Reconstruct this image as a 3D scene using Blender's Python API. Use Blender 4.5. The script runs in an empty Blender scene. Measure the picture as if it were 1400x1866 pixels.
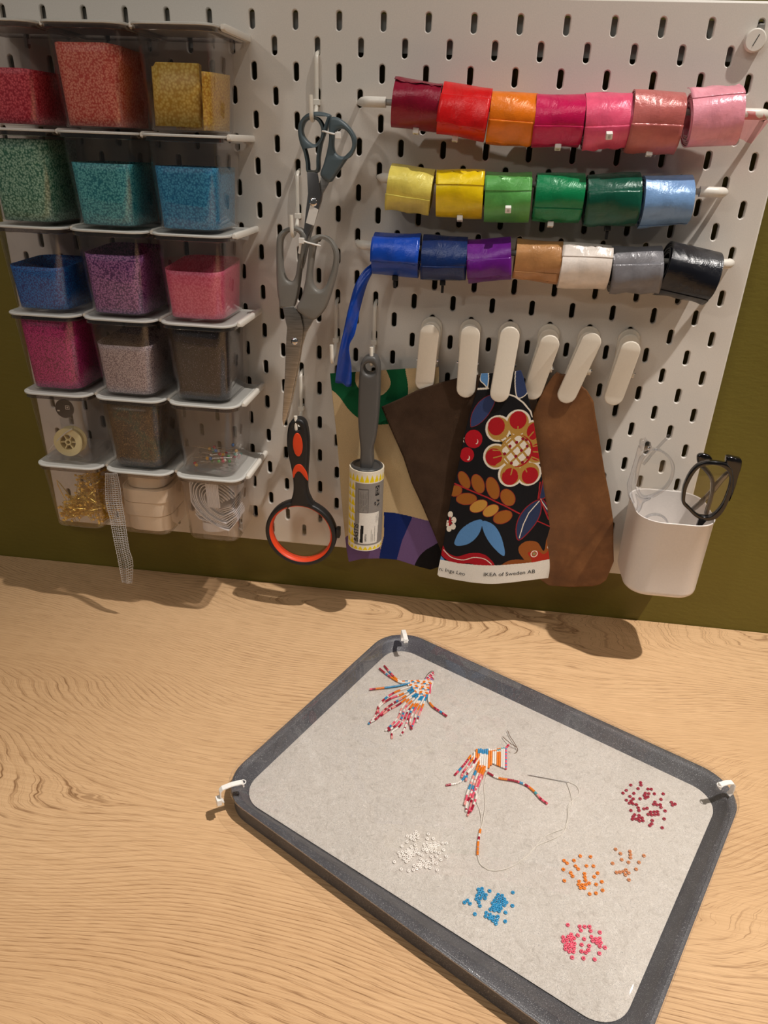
import bpy, bmesh, math, random
import numpy as np
from mathutils import Vector, Matrix

S = bpy.context.scene
COL = S.collection
PI = math.pi
random.seed(7)
BZ = 1.363          # height of the pegboard's top slot row; the worktop is at 0.75
DT = 0.75

# ------------------------------------------------------------------ camera
cam = bpy.data.cameras.new('camera')
cam.sensor_fit = 'HORIZONTAL'; cam.sensor_width = 36.0
cam.lens = 36.0 * 1324.6 / 1400.0
cam.clip_start = 0.01
camo = bpy.data.objects.new('camera', cam); COL.objects.link(camo)
Rc = Matrix(((0.9908, 0.1310, 0.0341), (0.0893, -0.4430, -0.8921), (-0.1018, 0.8869, -0.4506)))
mw = Matrix((Rc[0], -Rc[1], -Rc[2])).transposed().to_4x4()
mw.translation = Vector((0.22484, -0.76358, -0.09742 + BZ))
camo.matrix_world = mw
S.camera = camo

# ------------------------------------------------------------------ world, lamps, exposure
W = bpy.data.worlds.new('world'); S.world = W; W.use_nodes = True
bg = W.node_tree.nodes['Background']
bg.inputs[0].default_value = (1.0, 0.93, 0.84, 1); bg.inputs[1].default_value = 0.07

def spot(name, loc, target, watt, size, blend, radius, col):
    l = bpy.data.lights.new(name, 'SPOT'); l.energy = watt; l.spot_size = math.radians(size)
    l.spot_blend = blend; l.shadow_soft_size = radius; l.color = col
    o = bpy.data.objects.new(name, l); COL.objects.link(o); o.location = loc
    o.rotation_euler = (Vector(target) - Vector(loc)).to_track_quat('-Z', 'Y').to_euler()
    return o
spot('ceiling_spot_main', (1.35, -0.66, 3.75), (0.50, -0.62, 0.75), 500, 42, 1.0, 0.030, (1.0, 0.94, 0.875))
spot('ceiling_spot_left', (-1.30, -2.3, 2.3), (0.1, 0.0, 1.1), 21, 60, 0.9, 0.07, (1.0, 0.93, 0.84))
spot('ceiling_spot_right', (2.2, -1.9, 2.75), (0.45, 0.0, 1.1), 18, 50, 0.9, 0.07, (1.0, 0.90, 0.76))
la = bpy.data.lights.new('overhead_fill', 'AREA'); la.shape = 'RECTANGLE'; la.size = 1.6; la.size_y = 0.5  # added soft fill from overhead, stands for no known lamp
la.energy = 12; la.color = (1.0, 0.95, 0.88)
lo = bpy.data.objects.new('overhead_fill', la); COL.objects.link(lo)
lo.location = (-0.4, -1.7, 3.1); lo.rotation_euler = (Vector((0.1, -0.2, 1.0)) - lo.location).to_track_quat('-Z', 'Y').to_euler()

vs = S.view_settings
vs.view_transform = 'Standard'; vs.look = 'None'; vs.gamma = 1; vs.use_curve_mapping = False
vs.exposure = 0.0
S.cycles.transparent_max_bounces = 32
S.cycles.max_bounces = 10

# ------------------------------------------------------------------ colours and materials
def lin(c):
    return tuple(((v/255.0)/12.92 if v <= 10 else (((v/255.0)+0.055)/1.055)**2.4) for v in c)
MC = {}
def newmat(name):
    m = bpy.data.materials.new(name); m.use_nodes = True
    nt = m.node_tree; b = nt.nodes['Principled BSDF']
    return m, nt, b
def objcoord(nt, scale=(1, 1, 1), rot=(0, 0, 0)):
    tc = nt.nodes.new('ShaderNodeTexCoord'); mp = nt.nodes.new('ShaderNodeMapping')
    mp.inputs['Scale'].default_value = scale; mp.inputs['Rotation'].default_value = rot
    nt.links.new(tc.outputs['Object'], mp.inputs['Vector']); return mp.outputs['Vector']
def noise(nt, vec, scale, detail=3, rough=.5, dist=0):
    n = nt.nodes.new('ShaderNodeTexNoise'); n.inputs['Scale'].default_value = scale
    n.inputs['Detail'].default_value = detail; n.inputs['Roughness'].default_value = rough
    n.inputs['Distortion'].default_value = dist
    nt.links.new(vec, n.inputs['Vector']); return n
def ramp(nt, fac, stops):
    r = nt.nodes.new('ShaderNodeValToRGB'); e = r.color_ramp.elements
    while len(e) < len(stops): e.new(0.5)
    for el, (p, c) in zip(e, stops):
        el.position = p; el.color = (*c, 1) if len(c) == 3 else c
    nt.links.new(fac, r.inputs['Fac']); return r.outputs['Color']
def bump(nt, b, h, strength, dist=0.001):
    n = nt.nodes.new('ShaderNodeBump'); n.inputs['Strength'].default_value = strength
    n.inputs['Distance'].default_value = dist
    nt.links.new(h, n.inputs['Height']); nt.links.new(n.outputs['Normal'], b.inputs['Normal'])
def math_(nt, op, a, b=None, c=None):
    n = nt.nodes.new('ShaderNodeMath'); n.operation = op
    for i, v in enumerate((a, b, c)):
        if v is None: continue
        if isinstance(v, (int, float)): n.inputs[i].default_value = v
        else: nt.links.new(v, n.inputs[i])
    return n.outputs[0]
def mixc(nt, fac, a, b, mode='MIX'):
    n = nt.nodes.new('ShaderNodeMix'); n.data_type = 'RGBA'; n.blend_type = mode
    if isinstance(fac, (int, float)): n.inputs[0].default_value = fac
    else: nt.links.new(fac, n.inputs[0])
    for i, v in ((6, a), (7, b)):
        if isinstance(v, tuple): n.inputs[i].default_value = (*v[:3], 1)
        else: nt.links.new(v, n.inputs[i])
    return n.outputs[2]

def plain(name, rgb, rough=.5, metal=0, spec=.5, grain=0, gscale=600, coat=0, sheen=0):
    """coloured plastic / paint / cloth with faint procedural relief"""
    if name in MC: return MC[name]
    m, nt, b = newmat(name); c = lin(rgb)
    v = objcoord(nt); n = noise(nt, v, gscale, 3)
    col = ramp(nt, n.outputs['Fac'], [(.3, tuple(x*.98 for x in c)), (.7, tuple(min(1, x*1.02) for x in c))])
    nt.links.new(col, b.inputs['Base Color'])
    b.inputs['Roughness'].default_value = rough; b.inputs['Metallic'].default_value = metal
    b.inputs['Specular IOR Level'].default_value = spec
    b.inputs['Coat Weight'].default_value = coat
    if sheen:
        b.inputs['Sheen Weight'].default_value = sheen
    if grain: bump(nt, b, n.outputs['Fac'], grain, .0006)
    MC[name] = m; return m
def satin(name, rgb):
    if name in MC: return MC[name]
    m, nt, b = newmat(name); c = lin(rgb)
    v = objcoord(nt, (1, 1, 1)); n = noise(nt, v, 60, 3, .6)
    col = ramp(nt, n.outputs['Fac'], [(.3, tuple(x*.85 for x in c)), (.7, tuple(min(1, x*1.12) for x in c))])
    nt.links.new(col, b.inputs['Base Color'])
    b.inputs['Roughness'].default_value = .25; b.inputs['Specular IOR Level'].default_value = .95
    b.inputs['Specular Tint'].default_value = (*[min(1, .45 + x) for x in c], 1)
    b.inputs['Sheen Weight'].default_value = .12; b.inputs['Sheen Roughness'].default_value = .4
    b.inputs['Anisotropic'].default_value = .6
    w = noise(nt, objcoord(nt, (300, 2600, 2600)), 1, 2)
    w2 = noise(nt, v, 180, 2); w3 = noise(nt, objcoord(nt, (70, 40, 40), (.3, .2, .1)), 1, 3, .6, .8)
    h = math_(nt, 'ADD', math_(nt, 'ADD', math_(nt, 'MULTIPLY', w.outputs['Fac'], .5), w2.outputs['Fac']), math_(nt, 'MULTIPLY', w3.outputs['Fac'], 4.5))
    bump(nt, b, h, .35, .0006)
    MC[name] = m; return m
def thin_clear(name, tint=(.93, .92, .92), gloss=1.0, rough=.02):
    """thin clear plastic: lets light through, reflects by Fresnel"""
    if name in MC: return MC[name]
    m = bpy.data.materials.new(name); m.use_nodes = True; nt = m.node_tree; nt.nodes.clear()
    out = nt.nodes.new('ShaderNodeOutputMaterial'); mx = nt.nodes.new('ShaderNodeMixShader')
    tr = nt.nodes.new('ShaderNodeBsdfTransparent'); gl = nt.nodes.new('ShaderNodeBsdfGlossy')
    fr = nt.nodes.new('ShaderNodeFresnel'); ge = nt.nodes.new('ShaderNodeNewGeometry')
    ior = math_(nt, 'MULTIPLY_ADD', ge.outputs['Backfacing'], 1/1.45-1.45, 1.45)   # same reflectance from both faces of the thin sheet
    nt.links.new(ior, fr.inputs['IOR'])
    v = objcoord(nt); n = noise(nt, v, 25, 2)
    tcol = ramp(nt, n.outputs['Fac'], [(.3, tint), (.7, tuple(min(1, t*1.02) for t in tint))])
    nt.links.new(tcol, tr.inputs['Color'])
    gl.inputs['Roughness'].default_value = rough; gl.inputs['Color'].default_value = (1, 1, 1, 1)
    f = math_(nt, 'MULTIPLY', fr.outputs[0], gloss)
    nt.links.new(f, mx.inputs[0]); nt.links.new(tr.outputs[0], mx.inputs[1]); nt.links.new(gl.outputs[0], mx.inputs[2])
    nt.links.new(mx.outputs[0], out.inputs['Surface'])
    MC[name] = m; return m
def bead_print(name, dot, base, scale=470, rough=.45, lo=.02, hi=.42):
    if name in MC: return MC[name]
    m, nt, b = newmat(name)
    v = objcoord(nt); vo = nt.nodes.new('ShaderNodeTexVoronoi'); vo.inputs['Scale'].default_value = scale
    nt.links.new(v, vo.inputs['Vector'])
    col = ramp(nt, vo.outputs['Distance'], [(lo, lin(dot)), (hi, tuple((x+y)/2 for x, y in zip(lin(dot), lin(base)))), (min(.98, hi+.3), lin(base))])
    nt.links.new(col, b.inputs['Base Color']); b.inputs['Roughness'].default_value = rough
    MC[name] = m; return m
def painted(name, rough=.8):
    """printed cloth: colours come from the mesh's own colour attribute, weave from noise"""
    if name in MC: return MC[name]
    m, nt, b = newmat(name)
    at = nt.nodes.new('ShaderNodeAttribute'); at.attribute_name = 'Print'
    w = noise(nt, objcoord(nt, (1500, 900, 1500)), 1, 2)
    col = mixc(nt, .35, at.outputs['Color'], ramp(nt, w.outputs['Fac'], [(.3, (.55, .55, .55)), (.7, (1, 1, 1))]), 'MULTIPLY')
    nt.links.new(col, b.inputs['Base Color']); b.inputs['Roughness'].default_value = rough
    b.inputs['Specular IOR Level'].default_value = .2
    bump(nt, b, w.outputs['Fac'], .3, .0004)
    MC[name] = m; return m

# ------------------------------------------------------------------ object helpers
def thing(name, label, cat, loc, group=None):
    o = bpy.data.objects.new(name, None); COL.objects.link(o); o.empty_display_size = .01
    o.location = loc; o['label'] = label; o['category'] = cat
    if group: o['group'] = group
    return o
def tag(o, label, cat, group=None):
    o['label'] = label; o['category'] = cat
    if group: o['group'] = group
    return o
def origin_of(p):
    v = Vector((0, 0, 0))
    while p is not None: v += p.location; p = p.parent
    return v
class MB:
    def __init__(s): s.v = []; s.f = []; s.c = []
    def add(s, vs, fs, col=None):
        k = len(s.v); s.v += [tuple(p) for p in vs]; s.f += [tuple(i + k for i in f) for f in fs]
        s.c += [col]*len(fs); return s
    def loft(s, loops, cap0=True, cap1=True, closed=True, col=None):
        n = len(loops[0]); vs = [p for l in loops for p in l]; fs = []
        for j in range(len(loops)-1):
            for i in range(n if closed else n-1):
                a = j*n+i; b = j*n+(i+1) % n; fs.append((a, b, b+n, a+n))
        if cap0: fs.append(tuple(range(n-1, -1, -1)))
        if cap1: fs.append(tuple((len(loops)-1)*n+i for i in range(n)))
        return s.add(vs, fs, col)
    def box(s, lo, hi, col=None):
        x0, y0, z0 = lo; x1, y1, z1 = hi
        return s.add([(x0,y0,z0),(x1,y0,z0),(x1,y1,z0),(x0,y1,z0),(x0,y0,z1),(x1,y0,z1),(x1,y1,z1),(x0,y1,z1)],
                     [(3,2,1,0),(4,5,6,7),(0,1,5,4),(1,2,6,5),(2,3,7,6),(3,0,4,7)], col)
    def obox(s, c, ax, ay, az, col=None):
        c = Vector(c); ax, ay, az = Vector(ax), Vector(ay), Vector(az)
        p = [c+sx*ax+sy*ay+sz*az for sz in (-1, 1) for sx, sy in ((-1,-1),(1,-1),(1,1),(-1,1))]
        return s.add(p, [(3,2,1,0),(4,5,6,7),(0,1,5,4),(1,2,6,5),(2,3,7,6),(3,0,4,7)], col)
    def tube(s, path, r, n=8, cyclic=False, col=None, flat=1.0):
        P = [Vector(p) for p in path]; m = len(P); loops = []
        rr = r if isinstance(r, (list, tuple)) else [r]*m
        up = None
        for i in range(m):
            if cyclic: t = (P[(i+1) % m]-P[i-1])
            else: t = P[min(i+1, m-1)]-P[max(i-1, 0)]
            if t.length < 1e-9: t = Vector((0, 0, 1))
            t.normalize()
            if up is None:
                up = Vector((0, 0, 1)) if abs(t.z) < .9 else Vector((0, 1, 0))
            a = t.cross(up)
            if a.length < 1e-6: a = t.cross(Vector((1, 0, 0)))
            a.normalize(); b = a.cross(t).normalized(); up = b
            loops.append([P[i]+rr[i]*(math.cos(q)*a+flat*math.sin(q)*b) for q in [2*PI*k/n for k in range(n)]])
        if cyclic: loops.append(loops[0]); return s.loft(loops, False, False, col=col)
        return s.loft(loops, col=col)
    def sphere(s, c, r, nu=10, nv=6, sq=(1, 1, 1), col=None):
        loops = []
        for j in range(1, nv):
            th = PI*j/nv
            loops.append([(c[0]+r*sq[0]*math.sin(th)*math.cos(2*PI*i/nu), c[1]+r*sq[1]*math.sin(th)*math.sin(2*PI*i/nu), c[2]-r*sq[2]*math.cos(th)) for i in range(nu)])
        return s.loft(loops, col=col)
def put(name, mb, mat, parent=None, smooth=True, angle=35, solid=0, solid_off=0, bev=0, kind=None, prnt=None):
    """link one mesh object; vertices are given in room coordinates"""
    org = origin_of(parent)
    if isinstance(mb, MB):
        me = bpy.data.meshes.new(name); me.from_pydata([tuple(Vector(p)-org) for p in mb.v], [], mb.f)
    else: me = mb
    me.validate()
    mats = mat if isinstance(mat, (list, tuple)) else [mat]
    for m in mats: me.materials.append(m)
    if isinstance(mb, MB) and len(mats) > 1 and len(me.polygons) == len(mb.c):
        for p, c in zip(me.polygons, mb.c): p.material_index = c or 0
    o = bpy.data.objects.new(name, me); COL.objects.link(o)
    if parent is not None: o.parent = parent
    if smooth and len(me.polygons):
        me.polygons.foreach_set('use_smooth', [True]*len(me.polygons))
        try: me.set_sharp_from_angle(angle=math.radians(angle))
        except Exception: pass
    if solid:
        md = o.modifiers.new('thickness', 'SOLIDIFY'); md.thickness = solid; md.offset = solid_off
    if bev:
        md = o.modifiers.new('bevel', 'BEVEL'); md.width = bev; md.segments = 2; md.limit_method = 'ANGLE'
    if kind: o['kind'] = kind
    return o
def smoothpts(pts, n=5, closed=True):
    """Catmull-Rom through the points"""
    P = [np.array(p, float) for p in pts]; m = len(P); out = []
    rng = range(m) if closed else range(m-1)
    for i in rng:
        if closed: a, b, c, d = P[i-1], P[i], P[(i+1) % m], P[(i+2) % m]
        else: a, b, c, d = P[max(i-1, 0)], P[i], P[i+1], P[min(i+2, m-1)]
        for k in range(n):
            t = k/n
            out.append(tuple(float(w) for w in .5*((2*b)+(-a+c)*t+(2*a-5*b+4*c-d)*t*t+(-a+3*b-3*c+d)*t**3)))
    if not closed: out.append(tuple(float(w) for w in P[-1]))
    return out
def circ(cx, cz, rx, rz=None, n=32, rot=0):
    rz = rz or rx
    return [(cx+rx*math.cos(a)*math.cos(rot)-rz*math.sin(a)*math.sin(rot), cz+rx*math.cos(a)*math.sin(rot)+rz*math.sin(a)*math.cos(rot)) for a in [2*PI*i/n for i in range(n)]]
def plate(name, outer, holes, y, half, bevel, mat, parent, fn=None, **kw):
    """a flat piece standing parallel to the board, cut from an outline with holes, edges rounded"""
    cu = bpy.data.curves.new('c', 'CURVE'); cu.dimensions = '2D'; cu.fill_mode = 'BOTH'
    for pts in [outer]+list(holes):
        sp = cu.splines.new('POLY'); sp.points.add(len(pts)-1); sp.use_cyclic_u = True
        for p, q in zip(sp.points, pts): p.co = (q[0], q[1], 0, 1)
    cu.extrude = max(0, half-bevel); cu.bevel_depth = bevel; cu.bevel_resolution = 2; cu.offset = -bevel
    return curve_to(name, cu, lambda p: (p[0], y-p[2], p[1]), mat, parent, fn, **kw)
def curve_to(name, cu, mapf, mat, parent, fn=None, **kw):
    ob = bpy.data.objects.new('tmp', cu); COL.objects.link(ob)
    dg = bpy.context.evaluated_depsgraph_get()
    me = bpy.data.meshes.new_from_object(ob.evaluated_get(dg)); bpy.data.objects.remove(ob)
    bm = bmesh.new(); bm.from_mesh(me); bmesh.ops.remove_doubles(bm, verts=bm.verts, dist=1e-6)
    org = origin_of(parent)
    for v in bm.verts:
        p = mapf(v.co)
        if fn: p = fn(p)
        v.co = Vector(p)-org
    me2 = bpy.data.meshes.new(name); bm.to_mesh(me2); bm.free()
    return put(name, me2, mat, parent, **kw)
def text_on(name, txt, size, mapf, mat, parent, extrude=.00008, align='LEFT', shear=0, bold=0):
    cu = bpy.data.curves.new('t', 'FONT'); cu.body = txt; cu.size = size; cu.align_x = align
    cu.extrude = extrude; cu.shear = shear; cu.offset = bold; cu.resolution_u = 3
    return curve_to(name, cu, mapf, mat, parent, smooth=False)
def inside(px, pz, poly):
    c = np.zeros(px.shape, bool); n = len(poly)
    for i in range(n):
        x1, z1 = poly[i]; x2, z2 = poly[i-1]
        if z1 == z2: continue
        k = ((z1 > pz) != (z2 > pz)) & (px < (x2-x1)*(pz-z1)/(z2-z1)+x1); c ^= k
    return c
def stroke(px, pz, pts, w):
    m = np.zeros(px.shape, bool)
    for (x1, z1), (x2, z2) in zip(pts[:-1], pts[1:]):
        dx, dz = x2-x1, z2-z1; L = dx*dx+dz*dz+1e-12
        t = np.clip(((px-x1)*dx+(pz-z1)*dz)/L, 0, 1)
        m |= (px-x1-t*dx)**2+(pz-z1-t*dz)**2 < (w/2)**2
    return m
def sheet(name, outline, res, yfun, mat, parent, paint=None, solid=.0008):
    """a hanging cloth or hide: grid cut to the outline, border vertices drawn onto it"""
    O = np.array(outline); x0, z0 = O.min(0)-res; x1, z1 = O.max(0)+res
    nx = int((x1-x0)/res)+1; nz = int((z1-z0)/res)+1
    gx, gz = np.meshgrid(x0+np.arange(nx+1)*res, z0+np.arange(nz+1)*res, indexing='ij')
    cx = gx[:-1, :-1]+res/2; cz = gz[:-1, :-1]+res/2
    m = inside(cx, cz, outline)
    used = np.zeros(gx.shape, bool); cnt = np.zeros(gx.shape, int)
    for a in (0, 1):
        for b in (0, 1): cnt[a:nx+a, b:nz+b] += m
    used = cnt > 0; border = used & (cnt < 4)
    bx = gx[border]; bz = gz[border]
    best = np.full(bx.shape, 1e9); qx = bx.copy(); qz = bz.copy()
    for i in range(len(O)):
        a = O[i-1]; d = O[i]-a; L = d@d+1e-15
        t = np.clip(((bx-a[0])*d[0]+(bz-a[1])*d[1])/L, 0, 1)
        ex = a[0]+t*d[0]; ez = a[1]+t*d[1]; D = (ex-bx)**2+(ez-bz)**2
        k = D < best; best[k] = D[k]; qx[k] = ex[k]; qz[k] = ez[k]
    gx[border] = qx; gz[border] = qz
    idx = -np.ones(gx.shape, int); idx[used] = np.arange(used.sum())
    X = gx[used]; Z = gz[used]; Yv = yfun(X, Z)
    org = origin_of(parent)
    V = np.stack([X, Yv, Z], 1)-np.array(org)
    I, J = np.nonzero(m)
    F = np.stack([idx[I, J], idx[I+1, J], idx[I+1, J+1], idx[I, J+1]], 1)
    me = bpy.data.meshes.new(name)
    me.vertices.add(len(V)); me.vertices.foreach_set('co', V.ravel())
    me.loops.add(F.size); me.loops.foreach_set('vertex_index', F.ravel().astype('i'))
    me.polygons.add(len(F)); me.polygons.foreach_set('loop_start', np.arange(0, F.size, 4, dtype='i'))
    me.update(calc_edges=True)
    if paint:
        C = paint(cx[I, J], cz[I, J])
        at = me.color_attributes.new('Print', 'FLOAT_COLOR', 'CORNER')
        A = np.ones((len(F), 4, 4)); A[:, :, :3] = C[:, None, :]
        at.data.foreach_set('color', A.ravel())
    return put(name, me, mat, parent, angle=180, solid=solid, solid_off=0)
def rrect(x0, y0, x1, y1, r, n=6, radii=None):
    """rounded rectangle, radii = (x0y0, x1y0, x1y1, x0y1)"""
    R = radii or (r, r, r, r); out = []
    for (cx, cy, a0, rr) in ((x0, y0, PI, R[0]), (x1, y0, 1.5*PI, R[1]), (x1, y1, 0, R[2]), (x0, y1, .5*PI, R[3])):
        sx = 1 if cx == x0 else -1; sy = 1 if cy == y0 else -1
        for k in range(n+1):
            a = a0+k/n*PI/2
            out.append((cx+sx*rr+rr*math.cos(a), cy+sy*rr+rr*math.sin(a)))
    return out

# ------------------------------------------------------------------ setting: wall and floor
m, nt, b = newmat('olive_wall_paint')
v = objcoord(nt); n1 = noise(nt, v, 3, 3); n2 = noise(nt, objcoord(nt, (90, 90, 260)), 1, 4)
col = ramp(nt, n1.outputs['Fac'], [(.35, lin((100, 90, 24))), (.65, lin((112, 100, 31)))])
nt.links.new(col, b.inputs['Base Color']); b.inputs['Roughness'].default_value = .55
bump(nt, b, n2.outputs['Fac'], .25, .0015)
OLIVE = m
mb = MB().box((-1.8, 0.02, 0), (2.2, 0.10, 2.4))
o = put('wall_back', mb, OLIVE, smooth=False); o['kind'] = 'structure'
m, nt, b = newmat('grey_floor'); n1 = noise(nt, objcoord(nt), 8, 4)
nt.links.new(ramp(nt, n1.outputs['Fac'], [(.3, lin((120, 114, 106))), (.7, lin((140, 134, 126)))]), b.inputs['Base Color'])
mb = MB().box((-1.8, -3.0, -0.05), (2.2, 0.10, 0))
o = put('floor', mb, m, smooth=False); o['kind'] = 'structure'

# ------------------------------------------------------------------ oak desk
m, nt, b = newmat('oiled_oak')
tc = nt.nodes.new('ShaderNodeTexCoord'); mp = nt.nodes.new('ShaderNodeMapping')
mp.inputs['Rotation'].default_value = (0, 0, math.radians(3))
nt.links.new(tc.outputs['Object'], mp.inputs['Vector']); vec = mp.outputs['Vector']
sep = nt.nodes.new('ShaderNodeSeparateXYZ'); nt.links.new(vec, sep.inputs[0])
big = noise(nt, objcoord(nt, (1.5, 4.2, 1)), 1, 1.4, .4)
mid = noise(nt, objcoord(nt, (7, 30, 1)), 1, 3, .55)
w = math_(nt, 'ADD', math_(nt, 'MULTIPLY', sep.outputs['Y'], 3.0), math_(nt, 'MULTIPLY', big.outputs['Fac'], 1.9))
w = math_(nt, 'ADD', w, math_(nt, 'MULTIPLY', mid.outputs['Fac'], .045))
cyc = math_(nt, 'FRACT', math_(nt, 'MULTIPLY', w, 48))          # growth rings cut by the surface
band = ramp(nt, cyc, [(0, (1,)*3), (.08, (.8,)*3), (.22, (.15,)*3), (.86, (0,)*3), (.97, (1,)*3)])
def streak(fx, fy, ysrc, det=2):
    cv = nt.nodes.new('ShaderNodeCombineXYZ')
    nt.links.new(math_(nt, 'MULTIPLY', sep.outputs['X'], fx), cv.inputs[0]); nt.links.new(math_(nt, 'MULTIPLY', ysrc, fy), cv.inputs[1])
    return noise(nt, cv.outputs[0], 1, det, .55).outputs['Fac']
dash = ramp(nt, streak(48, 620, w, 3), [(.47, (0,)*3), (.58, (1,)*3)])
dash2 = ramp(nt, streak(34, 640, w, 3), [(.55, (0,)*3), (.66, (1,)*3)])
zone = ramp(nt, streak(2.2, 7, sep.outputs['Y'], 1), [(.36, (.10,)*3), (.60, (1,)*3)])
line = math_(nt, 'MULTIPLY', math_(nt, 'MULTIPLY', band, dash), zone)
fine = streak(14, 900, sep.outputs['Y'], 3)
tone = ramp(nt, big.outputs['Fac'], [(.3, lin((200, 161, 119))), (.7, lin((221, 184, 142)))])
c1 = mixc(nt, math_(nt, 'MULTIPLY', math_(nt, 'MULTIPLY', band, zone), .26), tone, lin((156, 112, 70)))
c2 = mixc(nt, math_(nt, 'MULTIPLY', ramp(nt, fine, [(.36, (0,)*3), (.66, (1,)*3)]), .34), c1, lin((166, 124, 82)))
c2 = mixc(nt, math_(nt, 'MULTIPLY', dash2, .55), c2, lin((126, 88, 54)))
soft = math_(nt, 'MAXIMUM', line, math_(nt, 'MULTIPLY', dash2, .4))
c3 = mixc(nt, math_(nt, 'MULTIPLY', line, .78), c2, lin((112, 76, 46)))
nt.links.new(c3, b.inputs['Base Color']); b.inputs['Roughness'].default_value = .38
b.inputs['Specular IOR Level'].default_value = .4
bump(nt, b, math_(nt, 'SUBTRACT', 1.0, soft), .08, .0003)
OAK = m
desk = thing('desk', 'pale oak veneer desk with visible grain standing against the olive wall', 'desk', (0.1, -0.4, 0))
put('desk_top', MB().box((-1.2, -0.85, DT-.028), (1.4, 0.0195, DT)), OAK, desk, smooth=False, bev=.0015)
for x in (-1.15, 1.35):
    for y in (-.8, -.03):
        put('leg', MB().box((x-.02, y-.02, 0), (x+.02, y+.02, DT-.028)), plain('white_metal_leg', (225, 222, 216), .4), desk, smooth=False)

# ------------------------------------------------------------------ pegboard
m, nt, b = newmat('white_board_paint'); n1 = noise(nt, objcoord(nt), 900, 2)
nt.links.new(ramp(nt, n1.outputs['Fac'], [(.3, lin((216, 209, 200))), (.7, lin((222, 215, 206)))]), b.inputs['Base Color'])
b.inputs['Roughness'].default_value = .42; b.inputs['Specular IOR Level'].default_value = .4
bump(nt, b, n1.outputs['Fac'], .08, .0004)
BOARD = m
board = thing('pegboard', 'white steel pegboard with staggered vertical slots mounted on the olive wall', 'pegboard', (.1, 0, BZ-.26))
mb = MB(); h = .01
def stadium(cx, cz, r, hl, n=6):
    pts = []
    for k in range(n+1): a = k/n*PI; pts.append((cx+r*math.cos(a), cz+hl+r*math.sin(a)))
    for k in range(n+1): a = PI+k/n*PI; pts.append((cx+r*math.cos(a), cz-hl+r*math.sin(a)))
    return pts
for i in range(-13, 24):
    for j in range(0, 27):
        x = .02*i; z = BZ-.02*j
        if (i+j) % 2:
            mb.add([(x-h, 0, z-h), (x+h, 0, z-h), (x+h, 0, z+h), (x-h, 0, z+h)], [(0, 1, 2, 3)]); continue
        st = stadium(x, z, .0034, .0050); s2 = stadium(x, z, .0026, .0050)
        n = len(st)      # 14 points, start at the right, counter-clockwise
        sq = []
        for (a, c) in st:      # matching points on the square edge
            dx, dz = a-x, c-z; s = h/max(abs(dx), abs(dz)/1.0); sq.append((x+dx*s, z+dz*s))
        # make sure the four corners are used
        for (sx, sz) in ((1, 1), (-1, 1), (-1, -1), (1, -1)):
            k = min(range(n), key=lambda q: (sq[q][0]-x-sx*h)**2+(sq[q][1]-z-sz*h)**2); sq[k] = (x+sx*h, z+sz*h)
        mb.loft([[(a, 0, c) for a, c in sq], [(a, 0, c) for a, c in st], [(a, .0007, c) for a, c in s2], [(a, .004, c) for a, c in s2]], False, False)
X0, X1, Z0, Z1 = -.27, .47, BZ-.53, BZ+.01
o0 = rrect(X0-.01, Z0-.01, X1+.01, Z1+.01, .002, 2)
o1 = rrect(X0-.008, Z0-.008, X1+.008, Z1+.008, .002, 2)
o2 = rrect(X0, Z0, X1, Z1, .00001, 2)
mb.loft([[(a, 0, c) for a, c in o2], [(a, 0, c) for a, c in o1], [(a, .002, c) for a, c in o0], [(a, .012, c) for a, c in o0]], False, False)
bo = put('panel', mb, BOARD, board, angle=28)
GREY = plain('grey_rail_paint', (150, 150, 146), .5)
put('mounting_rail', MB().box((-.26, .0075, BZ-.023), (.46, .0198, BZ+.0065)), GREY, board, smooth=False)
put('mounting_rail', MB().box((-.26, .0125, BZ-.525), (.46, .0198, BZ-.512)), GREY, board, smooth=False)
CHR = plain('chrome', (210, 210, 212), .12, 1)
put('screw', MB().sphere((.3975, .0072, BZ-.005), .0032, 12, 8, (1, .5, 1)), CHR, board)
KN = plain('white_plastic', (226, 220, 210), .38)
kt = thing('board_plug', 'small round white plug with a screwdriver slit at the upper right of the pegboard', 'plug', (.4365, 0, BZ-.0084))
mb = MB(); L = []
for y, r in ((0, .0075), (-.001, .0085), (-.0055, .0088), (-.0065, .0078)):
    L.append([(.4365+r*math.cos(a), y, BZ-.0084+r*math.sin(a)) for a in [2*PI*k/28 for k in range(28)]])
mb.loft(L); put('disc', mb, KN, kt)
put('slit', MB().obox((.4368, -.0066, BZ-.0084), (.0018, 0, .0042), (.0003, 0, -.00013), (0, .0003, 0)), plain('slit_dark', (60, 58, 54), .6), kt, smooth=False)
put('peg', MB().box((.4375, -.003, BZ-.004), (.4425, .0075, BZ+.004)), plain('peg_grey', (130, 128, 122), .5), kt, smooth=False, bev=.001)

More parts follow.
